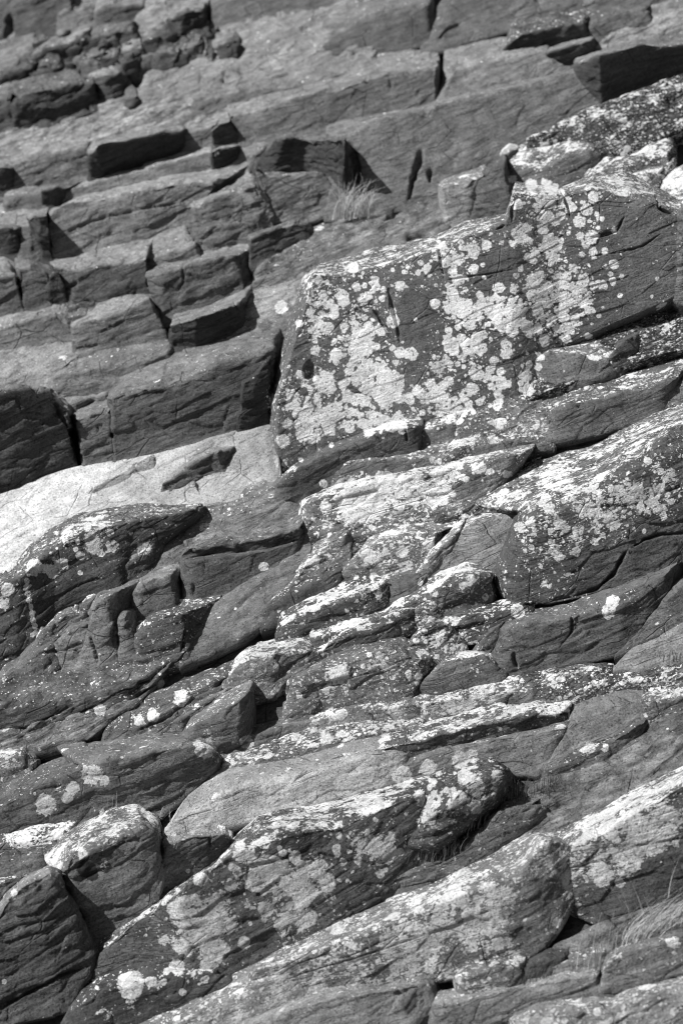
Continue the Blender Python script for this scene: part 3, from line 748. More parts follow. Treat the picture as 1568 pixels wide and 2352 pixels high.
# ================================================== middle left
GROUP[0] = 'large blocks left of the lichen wall'
R('rock_block', 'huge smooth block with a rounded pale left edge beside the lichen wall', 'C', '528,560 560,550 640,530 800,500 1000,440 1150,398 1235,365',
  '495,262 555,236 640,226 740,192 870,167 1000,87 1262,32', '525,215 600,160 680,115 800,75 900,45 1020,15 1280,-62',
  k=.02, tone=.13, ttone=.24, soft=5, amp=.9)
R('rock_outcrop', 'dark shaded right end of the huge smooth block', 'C', '1090,405 1160,390 1240,362', '1105,200 1180,140 1250,80', '1120,190 1190,130 1260,60', k=-.3, tone=.07, soft=5, lift=.05)  # added dark piece that paints shade on the block's right end
R('rock_block', 'small upright block in the notch left of the huge smooth block', 'C', '392,570 460,565 535,545', '345,352 425,326 500,312', '335,330 420,305 490,290', k=0, tone=.14, ttone=.22, soft=3,
  grooves=[('C', '450,380 455,470', 4, .03)])
R('rock_block', 'wedge of pale rock above the small upright block', 'C', '325,325 400,300 500,275', '330,290 400,268 490,245', '300,260 400,245 500,238', k=.3, tone=.18, ttone=.24, soft=3, grooves=[('C', '350,320 440,260', 7, .07)])
R('rock_block', 'great dark block in shade at the left edge', 'C', '-60,725 60,690 210,625 350,575', '-60,222 100,216 220,226 320,330', '-60,200 100,200 220,205 310,290', k=-.15, tone=.075, ttone=.2, soft=5, amp=1.1,  # front toned dark to paint it in shade
  grooves=[('C', '235,225 270,330 330,420 370,560', 5, .06), ('C', '0,270 70,275 100,325 300,335', 3, .02)])
R('flat_rock', 'flat pale slab with a fine crack on top of the great dark block', 'C', '-60,222 100,212 240,196 255,145 345,82', '-60,140 100,138 230,140 300,115 352,65', '-60,50 100,22 200,10 260,5 330,28',
  k=.6, tone=.2, ttone=.23, soft=3, amp=.7, grooves=[('C', '30,70 100,105 170,135 240,140', 3, .02)])
R('rock_block', 'small grey block under the flat pale slab', 'C', '240,200 330,195 425,185', '250,152 330,132 415,112', '270,125 330,108 405,95', k=.2, tone=.18, ttone=.23, soft=3)
R('flat_rock', 'pale rounded slab with a black overhang at its right end', 'C', '420,172 500,178 580,170 655,115 785,85', '398,112 450,125 545,126 605,102 770,55', '385,78 450,52 540,30 620,15 770,-12',
  k=.2, tone=.18, ttone=.24, soft=4)
R('rock_block', 'low grey block with a pale vein under the rounded slab', 'C', '258,252 400,275 500,248 572,212', '265,208 400,188 500,180 565,178', '260,200 400,180 500,172 565,165', k=.15, tone=.17, soft=3)
R('bedrock_outcrop', 'bright bare sloping bedrock at the left below the great blocks', 'C', '-60,1110 60,1060 150,960 340,830 600,770 930,765 1290,690',
  '-60,930 60,880 180,800 330,730 600,700 930,660 1240,540', '-60,715 100,650 240,600 420,555 650,520 900,465 1240,362', ks=(0.98, 1.0, 1.0), lift=.03,
  tone=.46, ttone=.46, tgrad=(1.8, .8), soft=12, amp=.6, streak=.6, crk=.06, taper=1, blk=0, lt=0, cat='slab', grooves=[('C', '400,700 500,650 600,610', 8, .05)])
R('rock_ledge', 'short shaded ledge on the bright bedrock', 'C', '480,655 590,618 712,578', '490,645 595,597 705,545', '500,640 600,585 700,535', k=0, tone=.3, soft=4)
R('rock_ledge', 'broken dark ridge on the bright bedrock by the lichen wall', 'C', '750,708 880,665 950,625 1035,600 1090,510', '738,655 830,595 910,545 1000,500 1075,480', '750,645 840,580 920,530 1000,480 1070,462', k=-.2, tone=.14, ttone=.3, soft=4, amp=1.6)
R('flat_rock', 'thin step of rock along the foot of the huge smooth block', 'C', '1080,500 1150,470 1240,430', '1085,460 1150,430 1240,395', '1080,450 1150,415 1240,372', k=.3, tone=.2, ttone=.28, soft=4)
R('stone', 'bright chip of stone on the bedrock beside the broken dark ridge', 'C', '735,720 800,715 900,735 930,735', '745,705 820,690 880,655 900,690', '760,690 840,670 880,650 890,660', k=.5, tone=.4, soft=3, blk=0, lt=0, cat='stone')
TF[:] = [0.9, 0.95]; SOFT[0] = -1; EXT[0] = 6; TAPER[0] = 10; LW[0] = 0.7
# ================================================== the lichen wall
GROUP[0] = 'blocks of the lichen covered wall'
R('rock_outcrop', 'tall wall of rock spotted all over with white lichen, its left edge bright', 'B',
  '-350,2190 -305,2240 -168,2150 0,2075 150,2020 400,1955 480,1930 600,1905 700,1870 800,1840 850,1800 1000,1600 1250,1490 1400,1425 1550,1360 1720,1290',
  '-342,1860 -300,1840 -168,1790 0,1720 150,1690 300,1650 460,1600 580,1560 700,1500 780,1450 820,1400 1000,1300 1220,1220 1370,1200 1545,1190 1720,1140',
  '-185,1315 -130,1262 -60,1262 0,1262 100,1242 260,1205 440,1140 560,1088 690,1045 755,1015 785,880 1010,893 1150,862 1300,900 1540,960 1720,930',
  '-165,1255 -95,1205 -40,1190 0,1182 150,1132 300,1105 435,1072 560,1012 690,987 760,980 800,830 1000,860 1150,800 1300,770 1540,900 1720,870',
  ks=(0, .02, .06, .5), soft=4, amp=.4, tone=.115, lf=.33, lt=.85, bt=.5, lw=.97, lb=.6, crk=.15, step=2.0, az=-10, azw=.55, lift=.06, turn=[.3, 0, 0, 0, 0, 0, 0, 0, 0, 0, 0, 0, 0, 0, 0, 0], taper=5, streak=.35,
  grooves=[('B', '130,1390 180,1470 250,1568', 8, .04), ('B', '215,1330 240,1440 270,1568', 7, .04), ('C', '1420,90 1425,140 1440,170', 14, .06),
           ('B', '440,1130 455,1200 470,1290', 4, .03), ('B', '460,1290 600,1270 800,1240', 2.5, .015), ('B', '690,1050 745,1035', 5, .05), ('B', '785,890 780,1020', 5, .03),
           ('B', '1010,880 1040,940 1050,1000', 5, .06), ('B', '1300,990 1260,1060 1150,1090', 4, .05), ('B', '1460,1080 1380,1130 1280,1160', 3.5, .04),
           ('B', '940,1240 950,1190', 4, .04), ('B', '1440,900 1460,960 1520,990', 5, .06), ('B', '1280,1160 1140,1180', 2.5, .02)])
R('rock_block', 'square pale block standing proud in the notch of the wall', 'B', '485,1045 590,1012 625,1008 660,1000', '450,852 590,818 630,806 658,795', '478,818 570,782 620,770 655,748', k=0, tone=.33, ttone=.25, lt=.5, az=-8, lw=1.0, soft=3, amp=.6,
  turn=[0, 0, .06, .16])
R('rock_outcrop', 'dark pitted rock between the square block and the pale domed slab', 'B', '600,1020 700,1020 800,1040', '650,800 690,770 745,735', '655,760 690,740 735,710', k=.1, tone=.11, soft=4, amp=1.2, blk=.5)
R('stone', 'small white topped stone perched at the end of the dome', 'B', '728,790 760,800 805,705', '733,705 765,690 803,682', '745,675 775,655 803,668', k=0, tone=.12, ttone=.4, lt=.8, soft=6, amp=.5, lift=.05, cat='stone')
R('flat_rock', 'domed slab crusted white over the wall, its right side bare and shaded', 'B', '742,862 850,888 950,900 1035,875 1130,805 1195,715', '768,765 830,765 940,772 1050,695 1140,672 1192,705',
  '805,692 880,655 960,632 1050,612 1140,640 1188,690', k=.15, tone=.14, lf=.2, lt=.72, lw=1.0, soft=5, amp=.7, lift=.08)
R('flat_rock', 'long hump of speckled lichen rising to the right edge behind the wall', 'B', '850,680 1050,640 1180,700 1300,710 1500,620 1720,540', '865,655 1020,590 1180,560 1320,520 1500,450 1720,400',
  '865,640 1000,562 1180,472 1300,417 1480,347 1720,290', k=.6, kb=.75, tone=.12, lf=.55, lt=.7, blk=.8, lw=.85, soft=6, lift=.18, streak=1.6, crk=.9,
  grooves=[('B', '1475,470 1530,450 1590,415', 10, .12)])
R('flat_rock', 'lichen streaked shelf below the long hump', 'B', '1025,900 1130,900 1250,880 1400,830 1525,760', '1060,870 1160,800 1280,760 1400,720 1510,700', '1130,800 1195,712 1300,690 1400,650 1520,610', k=.5, tone=.12, lf=.6, lt=.75, blk=.6, lw=1.0, soft=5, lift=.12)
R('rock_block', 'pale crusted block below the lichen streaked shelf', 'B', '1250,910 1330,955 1400,925 1480,830', '1252,865 1290,825 1380,792 1465,785', '1262,840 1300,790 1390,760 1500,700', k=.3, tone=.16, lf=.75, lt=.9, lw=1.0, soft=6, lift=.12)
R('boulder', 'white crusted boulder at the right edge beside the pale crusted block', 'B', '1450,960 1568,1010 1720,980', '1468,850 1568,800 1720,770', '1490,800 1568,755 1720,725', k=.2, tone=.2, lf=1.0, lt=1.0, lw=1.0, soft=8, lift=.15)
R('rock_outcrop', 'dark upright rock at the right edge under the white crusted boulder', 'B', '1500,1370 1568,1420 1720,1380', '1522,985 1568,960 1720,940', '1530,960 1568,940 1720,920', k=.05, tone=.13, lf=.25, soft=4, lift=.3)

# ================================================== slabs right of and below the wall
TAPER[0] = 40
GROUP[0] = 'lichen streaked slabs at the foot of the wall'
R('flat_rock', 'streaky lichen slope at the right edge along the foot of the wall', 'D', '850,255 1000,215 1230,135 1400,85 1568,35 1720,10', '900,150 1080,60 1250,0 1400,-40 1568,-70 1720,-110',
  '880,60 1000,0 1250,-98 1400,-150 1540,-215 1720,-265', k=.8, tone=.12, lf=.6, lt=.62, blk=.8, bt=.75, lift=.12, soft=4, streak=1.8, crk=1.0)
R('rock_block', 'lens shaped bare grey stone at the right foot of the wall', 'D', '935,205 1020,195 1130,182 1220,148 1262,130', '880,95 950,50 1080,52 1205,95 1230,92', '890,60 960,20 1080,-10 1180,-20 1255,-15',
  k=.25, tone=.15, ttone=.18, lf=.05, lt=.7, soft=3, amp=.6, lift=.1)
R('rock_block', 'dark end stone right of the lens shaped stone', 'D', '1215,155 1290,120 1385,35', '1225,92 1255,20 1370,-40', '1230,70 1260,0 1360,-55', k=.1, tone=.11, lf=.2, soft=3, lift=.1)
R('flat_rock', 'speckled grey brown hump left of the lens shaped stone', 'D', '480,450 560,445 700,425 860,418 948,440', '500,390 620,340 720,372 850,340 972,318', '570,330 700,280 850,225 960,200 1100,185',
  k=.3, tone=.14, lf=.6, lt=.45, blk=.4, bt=.6, soft=6)
R('rock_block', 'smooth grey block with a lichen cap between two dark cracks', 'D', '952,445 1040,438 1180,405 1300,370 1470,330', '972,320 1050,275 1230,245 1400,215 1568,150', '1000,235 1080,215 1220,180 1400,130 1568,75',
  k=.05, tone=.13, ttone=.13, lf=.05, lt=.65, bt=.5, soft=6, amp=.7)
R('rock_block', 'small ribbed lump at the right edge beside the lichen cap', 'D', '1450,340 1568,295 1720,260', '1452,250 1568,170 1720,120', '1480,200 1568,140 1720,90', k=.2, tone=.14, lf=.35, lt=.5, soft=5, amp=1.3)
R('rock_block', 'small crusted block beside the dark wedge at the foot of the wall', 'D', '335,475 430,468 520,445', '355,415 430,388 515,372', '365,398 430,372 510,355', k=.1, tone=.13, lf=.4, lt=.7, soft=4)
R('flat_rock', 'wedge of plain dark rock under the lower left corner of the wall', 'C', '1235,800 1330,795 1410,760 1530,690 1640,610 1800,540 1930,490', '1268,665 1330,605 1400,565 1475,525 1568,492 1770,402 1930,385',
  '1290,645 1350,590 1420,545 1490,508 1580,475 1770,385 1930,368', k=.0, tone=.115, soft=4, amp=.8, grooves=[('D', '295,400 300,460', 4, .04)])
R('flat_rock', 'grey slab with a pale edge running under the dark wedge', 'D', '-60,720 0,690 90,650 250,610 450,585', '-30,555 60,540 130,535 280,528 445,540', '-10,540 80,522 150,515 300,490 480,455', k=.15, tone=.15, ttone=.2, lt=.6, lf=.08, soft=4)
R('flat_rock', 'black flecked lichen slab over a deep dark crack', 'D', '440,575 540,550 640,522 780,490 860,472 955,450', '430,540 520,500 640,470 740,460 850,445 940,430', '455,465 560,440 660,425 760,415 860,408 950,418',
  k=.1, tone=.13, lf=.3, lt=.75, bt=.6, soft=4, amp=1.3)
R('flat_rock', 'slab faced with one big crust of white lichen in the middle', 'C', '1375,875 1480,880 1568,885 1700,872 1850,850 2000,832 2150,800 2280,720', '1392,745 1480,705 1568,675 1660,645 1820,615 2010,588 2200,550 2440,490',
  '1400,725 1490,680 1568,655 1660,630 1820,598 2010,572 2200,530 2440,470', k=.1, tone=.16, lf=.62, lt=.8, lw=1.0, soft=5, amp=.8)
R('flat_rock', 'wide dark slope of black and white speckle below the white crusted slab', 'D', '-150,990 0,965 200,915 420,880 540,835 700,790', '-160,920 0,890 230,850 440,810 580,770 760,720', '-180,880 0,812 250,780 480,730 700,645 900,540',
  k=.8, tone=.1, lf=.55, lt=.6, blk=.8, soft=5, streak=2, crk=1.1)
R('flat_rock', 'great domed rock with a spotted crown and a dark cracked front', 'D', '690,1075 770,1205 960,1195 1180,1140 1350,1100 1568,1020 1720,970',
  '800,830 880,830 1000,800 1150,740 1300,650 1500,520 1720,400', '800,790 900,760 1010,730 1150,670 1300,560 1480,430 1720,300',
  '560,735 700,645 900,545 1150,480 1300,400 1480,315 1720,230', ks=(0, .02, .12, 1.0), tone=.09, ttone=.14, lb=.7, lf=.42, lt=.7, blk=.4, bt=.55, soft=9, amp=.8,
  grooves=[('D', '1600,880 1480,885 1390,905 1310,965 1250,1070 1180,1130 960,1190', 5, .06), ('D', '1320,860 1310,950', 3, .03)])
R('flat_rock', 'plain grey smooth flank left of the great domed rock', 'D', '370,1125 450,1065 560,1040 670,1075 780,1010 850,980', '390,1075 450,970 520,890 600,820 700,808 835,800', '470,900 530,850 600,800 680,785 760,775 845,775',
  k=.45, tone=.19, lf=.03, lt=.7, soft=6, amp=.6)
R('rock_rib', 'lichen crusted hump left of the plain grey flank', 'D', '0,1075 100,1070 230,1110 390,1065 420,960', '40,1020 130,955 240,905 370,930 440,880', '150,915 230,872 350,855 470,845 560,840', k=.25, tone=.15, lf=.72, lt=.7, blk=.4, soft=7)
R('rock_rib', 'narrow pale rib climbing beside the plain grey flank', 'D', '325,1145 385,1110 435,1010 535,935', '340,1080 400,980 470,920 560,850', '350,1060 410,960 470,900 560,835', k=.1, tone=.2, lf=.5, lt=.85, soft=6, lift=.04)
R('boulder', 'dark lump with a white crusted back, leftmost of the ribs in the middle', 'D', '-285,1390 -160,1385 0,1320 160,1225 218,1175', '-272,1310 -160,1250 0,1185 130,1150 208,1115', '-255,1265 -150,1190 0,1115 70,1065 175,1062',
  k=.1, tone=.1, lf=.45, lt=.92, blk=.5, soft=7, amp=1.2)
R('stone', 'small bare grey stone between the ribs', 'D', '215,1200 320,1180 385,1115', '225,1115 300,1098 372,1085', '235,1100 310,1080 365,1070', k=.2, tone=.14, soft=5, lift=.02, cat='stone')
R('rock_rib', 'long rib with a white crusted top and square right end', 'D', '190,1290 300,1260 460,1262 560,1232 700,1215 745,1198', '215,1235 380,1165 500,1105 610,1078 690,1068 705,1100', '300,1160 450,1080 580,1040 630,1035 690,1055 700,1085',
  k=0, tone=.12, lf=.45, lt=.85, blk=.4, soft=4, turn=[0, 0, 0, 0, .05, .3])
R('rock_rib', 'lower crusted rib beneath the long rib', 'D', '-140,1435 0,1430 150,1380 250,1330 335,1290', '-140,1345 0,1315 140,1275 250,1245 330,1225', '-100,1310 0,1290 140,1250 240,1225 330,1205', k=.1, tone=.1, lf=.5, lt=.85, blk=.4, soft=5)
R('rock_block', 'knob of pale lichen at the end of the lower crusted rib', 'D', '325,1275 400,1300 458,1258', '338,1222 400,1212 452,1222', '360,1192 410,1182 450,1190', k=.1, tone=.14, lf=.7, lt=.95, soft=5, lift=.03)
R('rock_block', 'upright block patched with grey lichen below the pale knob', 'D', '260,1440 400,1500 520,1460 575,1410', '285,1410 390,1300 470,1280 545,1345', '370,1300 410,1272 465,1262 500,1270', k=.15, tone=.13, lf=.68, lt=.6, soft=5)
R('rock_rib', 'dark thin ribs crowned with white chips right of the upright block', 'D', '500,1330 600,1360 700,1345 810,1290 880,1240', '505,1275 570,1250 640,1240 750,1215 840,1215', '520,1260 580,1235 650,1220 750,1198 860,1195', k=.1, tone=.09, lf=.4, lt=.7, blk=.5, soft=4, amp=1.4)
R('rock_rib', 'short dark rib left of the big smooth lower block', 'D', '555,1470 690,1450 745,1345', '610,1400 660,1325 745,1285', '630,1380 680,1310 760,1275', k=.1, tone=.11, lf=.3, lt=.5, soft=4)
R('rock_block', 'big smooth bare block with two lichen discs and a shaded right end', 'D', '685,1500 740,1545 900,1515 1050,1468 1250,1430 1370,1345 1520,1160', '738,1318 860,1280 1000,1265 1100,1240 1290,1148 1390,1110 1530,1040',
  '760,1285 870,1250 1000,1225 1110,1190 1290,1120 1420,1065 1568,990', k=.05, tone=.12, ttone=.15, lf=.06, lt=.4, soft=6, amp=.9,
  grooves=[('D', '1050,1240 1050,1330 1000,1400', 4, .04), ('D', '790,1430 810,1500', 5, .06), ('D', '1060,1200 1200,1190 1350,1140', 4, .04)])
R('flat_rock', 'dark tilted slab at the right edge behind the light grey slope', 'D', '1260,1440 1380,1400 1460,1400 1568,1345 1720,1290', '1390,1295 1440,1215 1500,1160 1568,1115 1720,1050', '1410,1270 1460,1180 1520,1120 1580,1085 1720,1020',
  k=.4, tone=.12, lf=.1, lt=.4, soft=5, amp=.8)
R('flat_rock', 'light grey bare slope at the right edge with a sprig of grass', 'D', '1255,1500 1400,1488 1568,1455 1720,1440', '1330,1425 1450,1375 1568,1305 1720,1250', '1345,1405 1460,1350 1568,1280 1720,1230', k=.5, tone=.22, soft=5, amp=.5, lf=0, lt=.1)
R('boulder', 'dome of bare rock with a white lichen cap', 'D', '345,1590 420,1620 560,1595 700,1560 745,1535', '385,1550 440,1475 530,1445 650,1438 715,1490', '430,1500 480,1452 560,1425 640,1425 690,1450', k=.15, tone=.13, lf=.05, lt=.6, soft=9, amp=.7)
R('rock_block', 'pale crusted block with a deep hollow at its left end', 'E', '1310,205 1420,170 1568,125 1700,100 1890,80', '1325,-5 1480,-70 1640,-130 1800,-165 1985,-115', '1400,-60 1500,-110 1680,-175 1830,-200 1960,-150', k=.1, tone=.12, lf=.6, lt=.55, soft=5, blk=.3)

# ================================================== left middle
GROUP[0] = 'rocks of the left middle slope'
R('boulder', 'big dark boulder spotted with lichen below the bright bedrock', 'C', '-60,1580 60,1530 160,1420 250,1280 390,1205 560,1135 590,1020 750,900 935,760', '-60,1130 100,1062 165,1010 250,950 320,870 480,840 620,812 800,798 905,765',
  '-60,1095 60,1048 140,935 250,855 370,792 500,765 640,742 800,737 932,740', k=.1, tone=.07, ttone=.13, lf=.16, lt=.5, blk=.4, bt=.6, soft=6, amp=.75)
R('rock_rib', 'curved rib with a pale left edge beside the dark boulder', 'C', '530,1150 610,1135 690,1080 755,900', '548,1090 590,1010 650,960 735,895', '558,1055 600,985 650,940 735,878', k=.1, tone=.1, ttone=.2, lf=.15, lt=.4, soft=5)
R('flat_rock', 'wide bare grey slope below the lichen wall at the left of the middle', 'C', '665,1085 830,1015 900,965 1050,945 1200,905 1395,840', '740,960 860,900 960,850 1100,790 1230,740 1330,720', '815,830 930,752 1010,712 1100,680 1220,650 1300,655',
  k=.75, tone=.15, lf=.05, lt=.35, bt=.2, soft=5, amp=.8, streak=1.4)
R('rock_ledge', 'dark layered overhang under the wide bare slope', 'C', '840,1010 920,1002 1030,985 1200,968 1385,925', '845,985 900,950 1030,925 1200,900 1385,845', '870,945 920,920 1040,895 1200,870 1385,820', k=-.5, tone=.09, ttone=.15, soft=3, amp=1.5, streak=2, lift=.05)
R('rock_outcrop', 'plain grey wall in the shade of the layered overhang', 'C', '855,1210 960,1185 1070,1145 1150,1085 1260,1030 1390,930', '838,1010 920,1000 1030,985 1130,975 1240,955 1390,905', '840,1000 920,985 1030,970 1130,955 1240,935 1390,885',
  k=.05, tone=.12, soft=3, amp=.6, grooves=[('C', '885,1110 890,1180', 3, .03), ('C', '940,1020 940,1070', 3, .02)])
R('rock_block', 'rounded square block left of the black gap', 'C', '610,1290 640,1300 710,1260 815,1210 850,1205', '605,1160 650,1105 710,1078 790,1068 812,1085', '640,1100 690,1065 740,1045 815,1020 835,1030', k=.05, tone=.15, ttone=.22, soft=4, amp=.7, turn=[0, 0, 0, 0, .25])
R('rock_block', 'tall rounded block split by a thin crack', 'C', '330,1530 400,1530 470,1525 548,1505', '400,1290 425,1210 470,1165 535,1150', '430,1180 460,1150 520,1132 640,1100', k=.12, tone=.15, lf=.08, lt=.25, soft=6, amp=.7,
  grooves=[('C', '410,1340 440,1420 450,1480', 4, .04), ('C', '525,1240 535,1400', 5, .06)])
R('rock_block', 'narrow rounded block between the crack and the lichen face', 'C', '545,1510 590,1500 645,1490', '530,1270 570,1240 612,1238', '530,1250 560,1230 605,1225', k=.12, tone=.14, lf=.1, soft=6, amp=.8)
R('rock_outcrop', 'rough face speckled with small lichens below the black gap', 'C', '615,1510 700,1500 780,1490 850,1470', '598,1340 650,1290 760,1250 868,1245', '640,1275 720,1240 800,1215 1010,1175', k=.2, tone=.13, lf=.42, lt=.55, blk=.4, soft=5, grooves=[('C', '855,1310 830,1440', 5, .06)])
R('flat_rock', 'long smooth grey slope falling left from the white crusted slab', 'C', '825,1480 960,1425 1100,1360 1205,1280 1250,1205 1390,1085 1430,960', '850,1360 960,1290 1080,1220 1160,1150 1240,1090 1330,1000 1410,930',
  '860,1285 960,1220 1050,1170 1090,1130 1150,1080 1250,1018 1395,890', k=.85, tone=.15, lf=.05, lt=.12, soft=5, amp=.7, streak=1.2)
R('rock_rib', 'speckled ridge along the right side of the long smooth slope', 'C', '1225,1230 1330,1205 1420,1140 1500,1085 1600,1020', '1290,1140 1380,1065 1425,990 1500,930 1600,880', '1390,1050 1400,980 1440,920 1500,890 1600,850', k=.5, tone=.14, lf=.55, lt=.7, blk=.4, soft=5)
R('rock_block', 'dark sharp edged stone at the foot of the speckled ridge', 'C', '1200,1290 1330,1245 1420,1190 1568,1110', '1225,1215 1300,1160 1400,1120 1568,1050', '1235,1195 1300,1140 1400,1095 1568,1030', k=.1, tone=.1, lf=.2, lt=.5, soft=4)
R('rock_block', 'lichen dusted hump at the lower left of the big dark boulder', 'C', '150,1450 250,1415 310,1330 430,1295', '175,1365 230,1290 330,1240 405,1258', '200,1320 260,1260 330,1228 380,1235', k=.2, tone=.14, lf=.3, lt=.5, soft=5, amp=1.2)
R('stone', 'white topped stone wedged above the tall rounded block', 'C', '365,1240 405,1250 440,1200', '372,1200 405,1165 438,1172', '380,1180 405,1158 435,1162', k=.1, tone=.16, ttone=.4, lt=.8, soft=4, cat='stone')
R('rock_block', 'squat grey block with fine cracks left of the tall rounded block', 'C', '240,1470 330,1535 400,1535 470,1525', '252,1400 320,1330 380,1300 420,1290', '270,1370 330,1300 380,1280 420,1265', k=.15, tone=.15, lf=.1, soft=4, grooves=[('C', '330,1420 400,1480 460,1500', 4, .03)])
R('rock_block', 'low rough stone at the left under the dark boulder', 'C', '-30,1610 100,1590 200,1540 270,1480', '10,1530 100,1480 170,1420 240,1400', '20,1510 100,1460 170,1400 230,1385', k=.2, tone=.13, lf=.3, blk=.3, soft=5, amp=1.3)
LW[0] = 0.54; TAPER[0] = 40; EXT[0] = 8; SOFT[0] = -1
# ================================================== lower left
GROUP[0] = 'slabs of the lower left slope'
R('flat_rock', 'dark grassy looking step across the left edge of the lower slope', 'E', '-60,225 100,215 200,198 330,170 430,130 580,80', '-60,120 150,96 330,80 430,70 520,50 620,0', '-60,20 130,-20 330,-50 460,-70 650,-95 860,-130', k=.1, tone=.09, ttone=.11, lf=.15, lt=.3, blk=.3, soft=5, streak=2, crk=1.0)
R('flat_rock', 'streaked slope with thin cracks below the dark grassy step', 'E', '-60,315 100,305 260,285 400,262 500,200 600,120', '-60,250 100,235 220,205 380,160 470,120 620,60', '-60,215 100,200 210,190 380,130 500,80 800,-80', k=.8, tone=.13, lf=.2, lt=.35, blk=.4, soft=4, streak=2.5, crk=1.2, amp=1.3,
  grooves=[('E', '100,270 230,200 430,120', 5, .07), ('E', '480,240 560,150 700,90', 5, .07)])
R('rock_rib', 'rib topped with white lichen pads above the scooped rock', 'E', '470,280 560,280 660,250 770,215 870,150 1010,60', '490,215 570,190 670,175 740,150 850,80 1000,10', '500,180 600,115 700,70 800,30 930,-20 1090,-90', k=.5, tone=.12, lf=.25, lt=.45, blk=.3, soft=4, amp=1.2,
  grooves=[('E', '640,220 760,150 900,60', 8, .1)])
R('rock_rib', 'pale edged rib just left of the dark cave', 'E', '755,255 830,265 880,190 1020,120', '775,210 840,160 920,110 1010,75', '800,180 870,120 950,70 1100,0', k=.3, tone=.14, lf=.25, lt=.5, soft=4)
R('rock_block', 'squared grey block forming the left wall of the dark cave', 'E', '805,285 890,275 1000,290 1090,270 1140,235', '860,200 930,160 1010,112 1100,70 1138,50', '880,170 950,130 1020,80 1110,30 1150,10', k=0, tone=.14, ttone=.18, lf=.08, lt=.5, soft=3, amp=.8, lift=.12, turn=[0, 0, 0, 0, .05])
R('flat_rock', 'crusted lump above the dark cave with a bright rounded end', 'C', '1030,1600 1110,1640 1250,1620 1330,1540 1440,1480', '1050,1530 1110,1470 1230,1430 1330,1425 1440,1430', '1075,1480 1140,1420 1250,1385 1340,1365 1500,1355', k=.15, tone=.15, lf=.6, lt=.95, soft=7)
R('rock_rib', 'long thin crusted rib running right from the bright rounded lump', 'C', '1320,1560 1450,1500 1568,1450 1700,1410 1830,1330', '1340,1450 1450,1420 1568,1350 1700,1310 1810,1290', '1370,1400 1470,1380 1568,1320 1700,1285 1810,1260', k=.1, tone=.12, lf=.45, lt=.8, soft=4)
R('flat_rock', 'grey band of rock across the foot of the dark cave', 'E', '1010,330 1140,330 1300,280 1450,220', '1100,245 1200,225 1320,195 1440,160', '1120,225 1210,205 1320,175 1440,140', k=.3, tone=.14, lf=.05, lt=.2, soft=4)
R('rock_block', 'rock with a smooth scooped face over a black hollow', 'E', '440,560 560,610 740,600 870,505 1015,372', '375,385 480,355 650,328 880,275 1005,320', '270,305 420,285 620,250 800,235 960,262', k=-.15, az=-4, tone=.13, ttone=.16, lf=.04, lt=.35, soft=5, amp=.9)
R('boulder', 'white lichen lump at the left edge', 'E', '-60,450 40,460 120,430 155,375', '-60,375 20,340 90,330 140,352', '-60,315 30,310 90,300 135,315', k=.2, tone=.14, lf=.5, lt=.85, soft=7)
R('rock_block', 'low block with round lichen discs at the left edge', 'E', '-60,715 40,700 200,660 350,645 580,600', '-60,575 100,520 230,460 400,395 550,470', '-60,480 80,440 220,385 380,345 520,390', k=.15, tone=.11, ttone=.13, lf=.08, lt=.3, blk=.3, soft=5)
R('flat_rock', 'pale smooth slab with streaked overhang in the middle of the lower slope', 'E', '750,700 870,690 1000,675 1100,635 1300,595 1568,520 1790,465 1880,430', '800,630 960,545 1050,480 1180,450 1300,425 1568,365 1720,320 1870,330',
  '865,520 920,440 1030,375 1150,345 1300,310 1568,250 1720,220 1880,240', k=.08, tone=.5, ttone=.3, lf=.02, lt=.3, soft=7, amp=.5, streak=.6, bt=.2)
R('flat_rock', 'long slab crusted bright above the streaked overhang', 'E', '1025,400 1140,428 1300,388 1568,312 1700,280 1830,250 1935,205', '1030,378 1160,370 1300,335 1568,270 1700,230 1840,190 1935,195', '1040,362 1180,318 1300,270 1440,228 1570,200 1700,180 1930,160',
  k=.4, tone=.15, lf=.6, lt=.8, bt=.6, soft=4, lift=.04)
R('rock_rib', 'long pointed rib with a bright crust and black underside', 'F', '-220,455 0,405 150,378 350,338 520,298 660,255 820,232 1010,165', '-180,420 0,345 150,312 340,275 515,222 690,178 850,152 1005,142', '-150,380 0,312 190,245 340,222 540,160 740,108 900,92 1045,98',
  k=-.35, tone=.1, lf=.35, lt=.9, blk=.3, bt=.4, soft=5, lift=.06)
R('flat_rock', 'white crusted slab tongue left of the dark slot', 'F', '-145,240 -60,225 0,205 150,175 330,168', '-145,185 -60,150 0,130 170,115 335,110', '-130,150 -60,110 0,95 170,80 365,75', k=.4, tone=.15, lf=.7, lt=.85, bt=.4, soft=4)
R('flat_rock', 'white crusted slab right of the dark slot', 'F', '385,130 500,130 600,105 750,65 865,55', '380,95 480,80 600,60 740,42 860,35', '330,70 470,40 640,5 760,-12 860,-5', k=.2, tone=.15, lf=.8, lt=.85, soft=4)
R('flat_rock', 'plain dark slope in the slot between the crusted slabs', 'F', '370,215 480,210 640,160 750,120 930,100', '385,175 500,165 640,125 760,90 940,75', '395,132 520,122 640,95 780,60 1150,40', k=.9, tone=.11, lf=.1, lt=.2, soft=4, streak=2, crk=1.0)
R('flat_rock', 'wide lichen pavement at the right edge under the light grey slope', 'F', '690,75 870,75 1060,115 1160,85 1370,45 1568,22 1720,10', '740,30 900,20 1060,40 1180,10 1370,-20 1568,-50 1720,-70', '640,0 800,-42 1000,-72 1200,-80 1380,-95 1568,-122 1720,-140',
  k=.7, tone=.12, lf=.65, lt=.72, blk=.7, bt=.65, soft=4, streak=1.6, crk=.9)
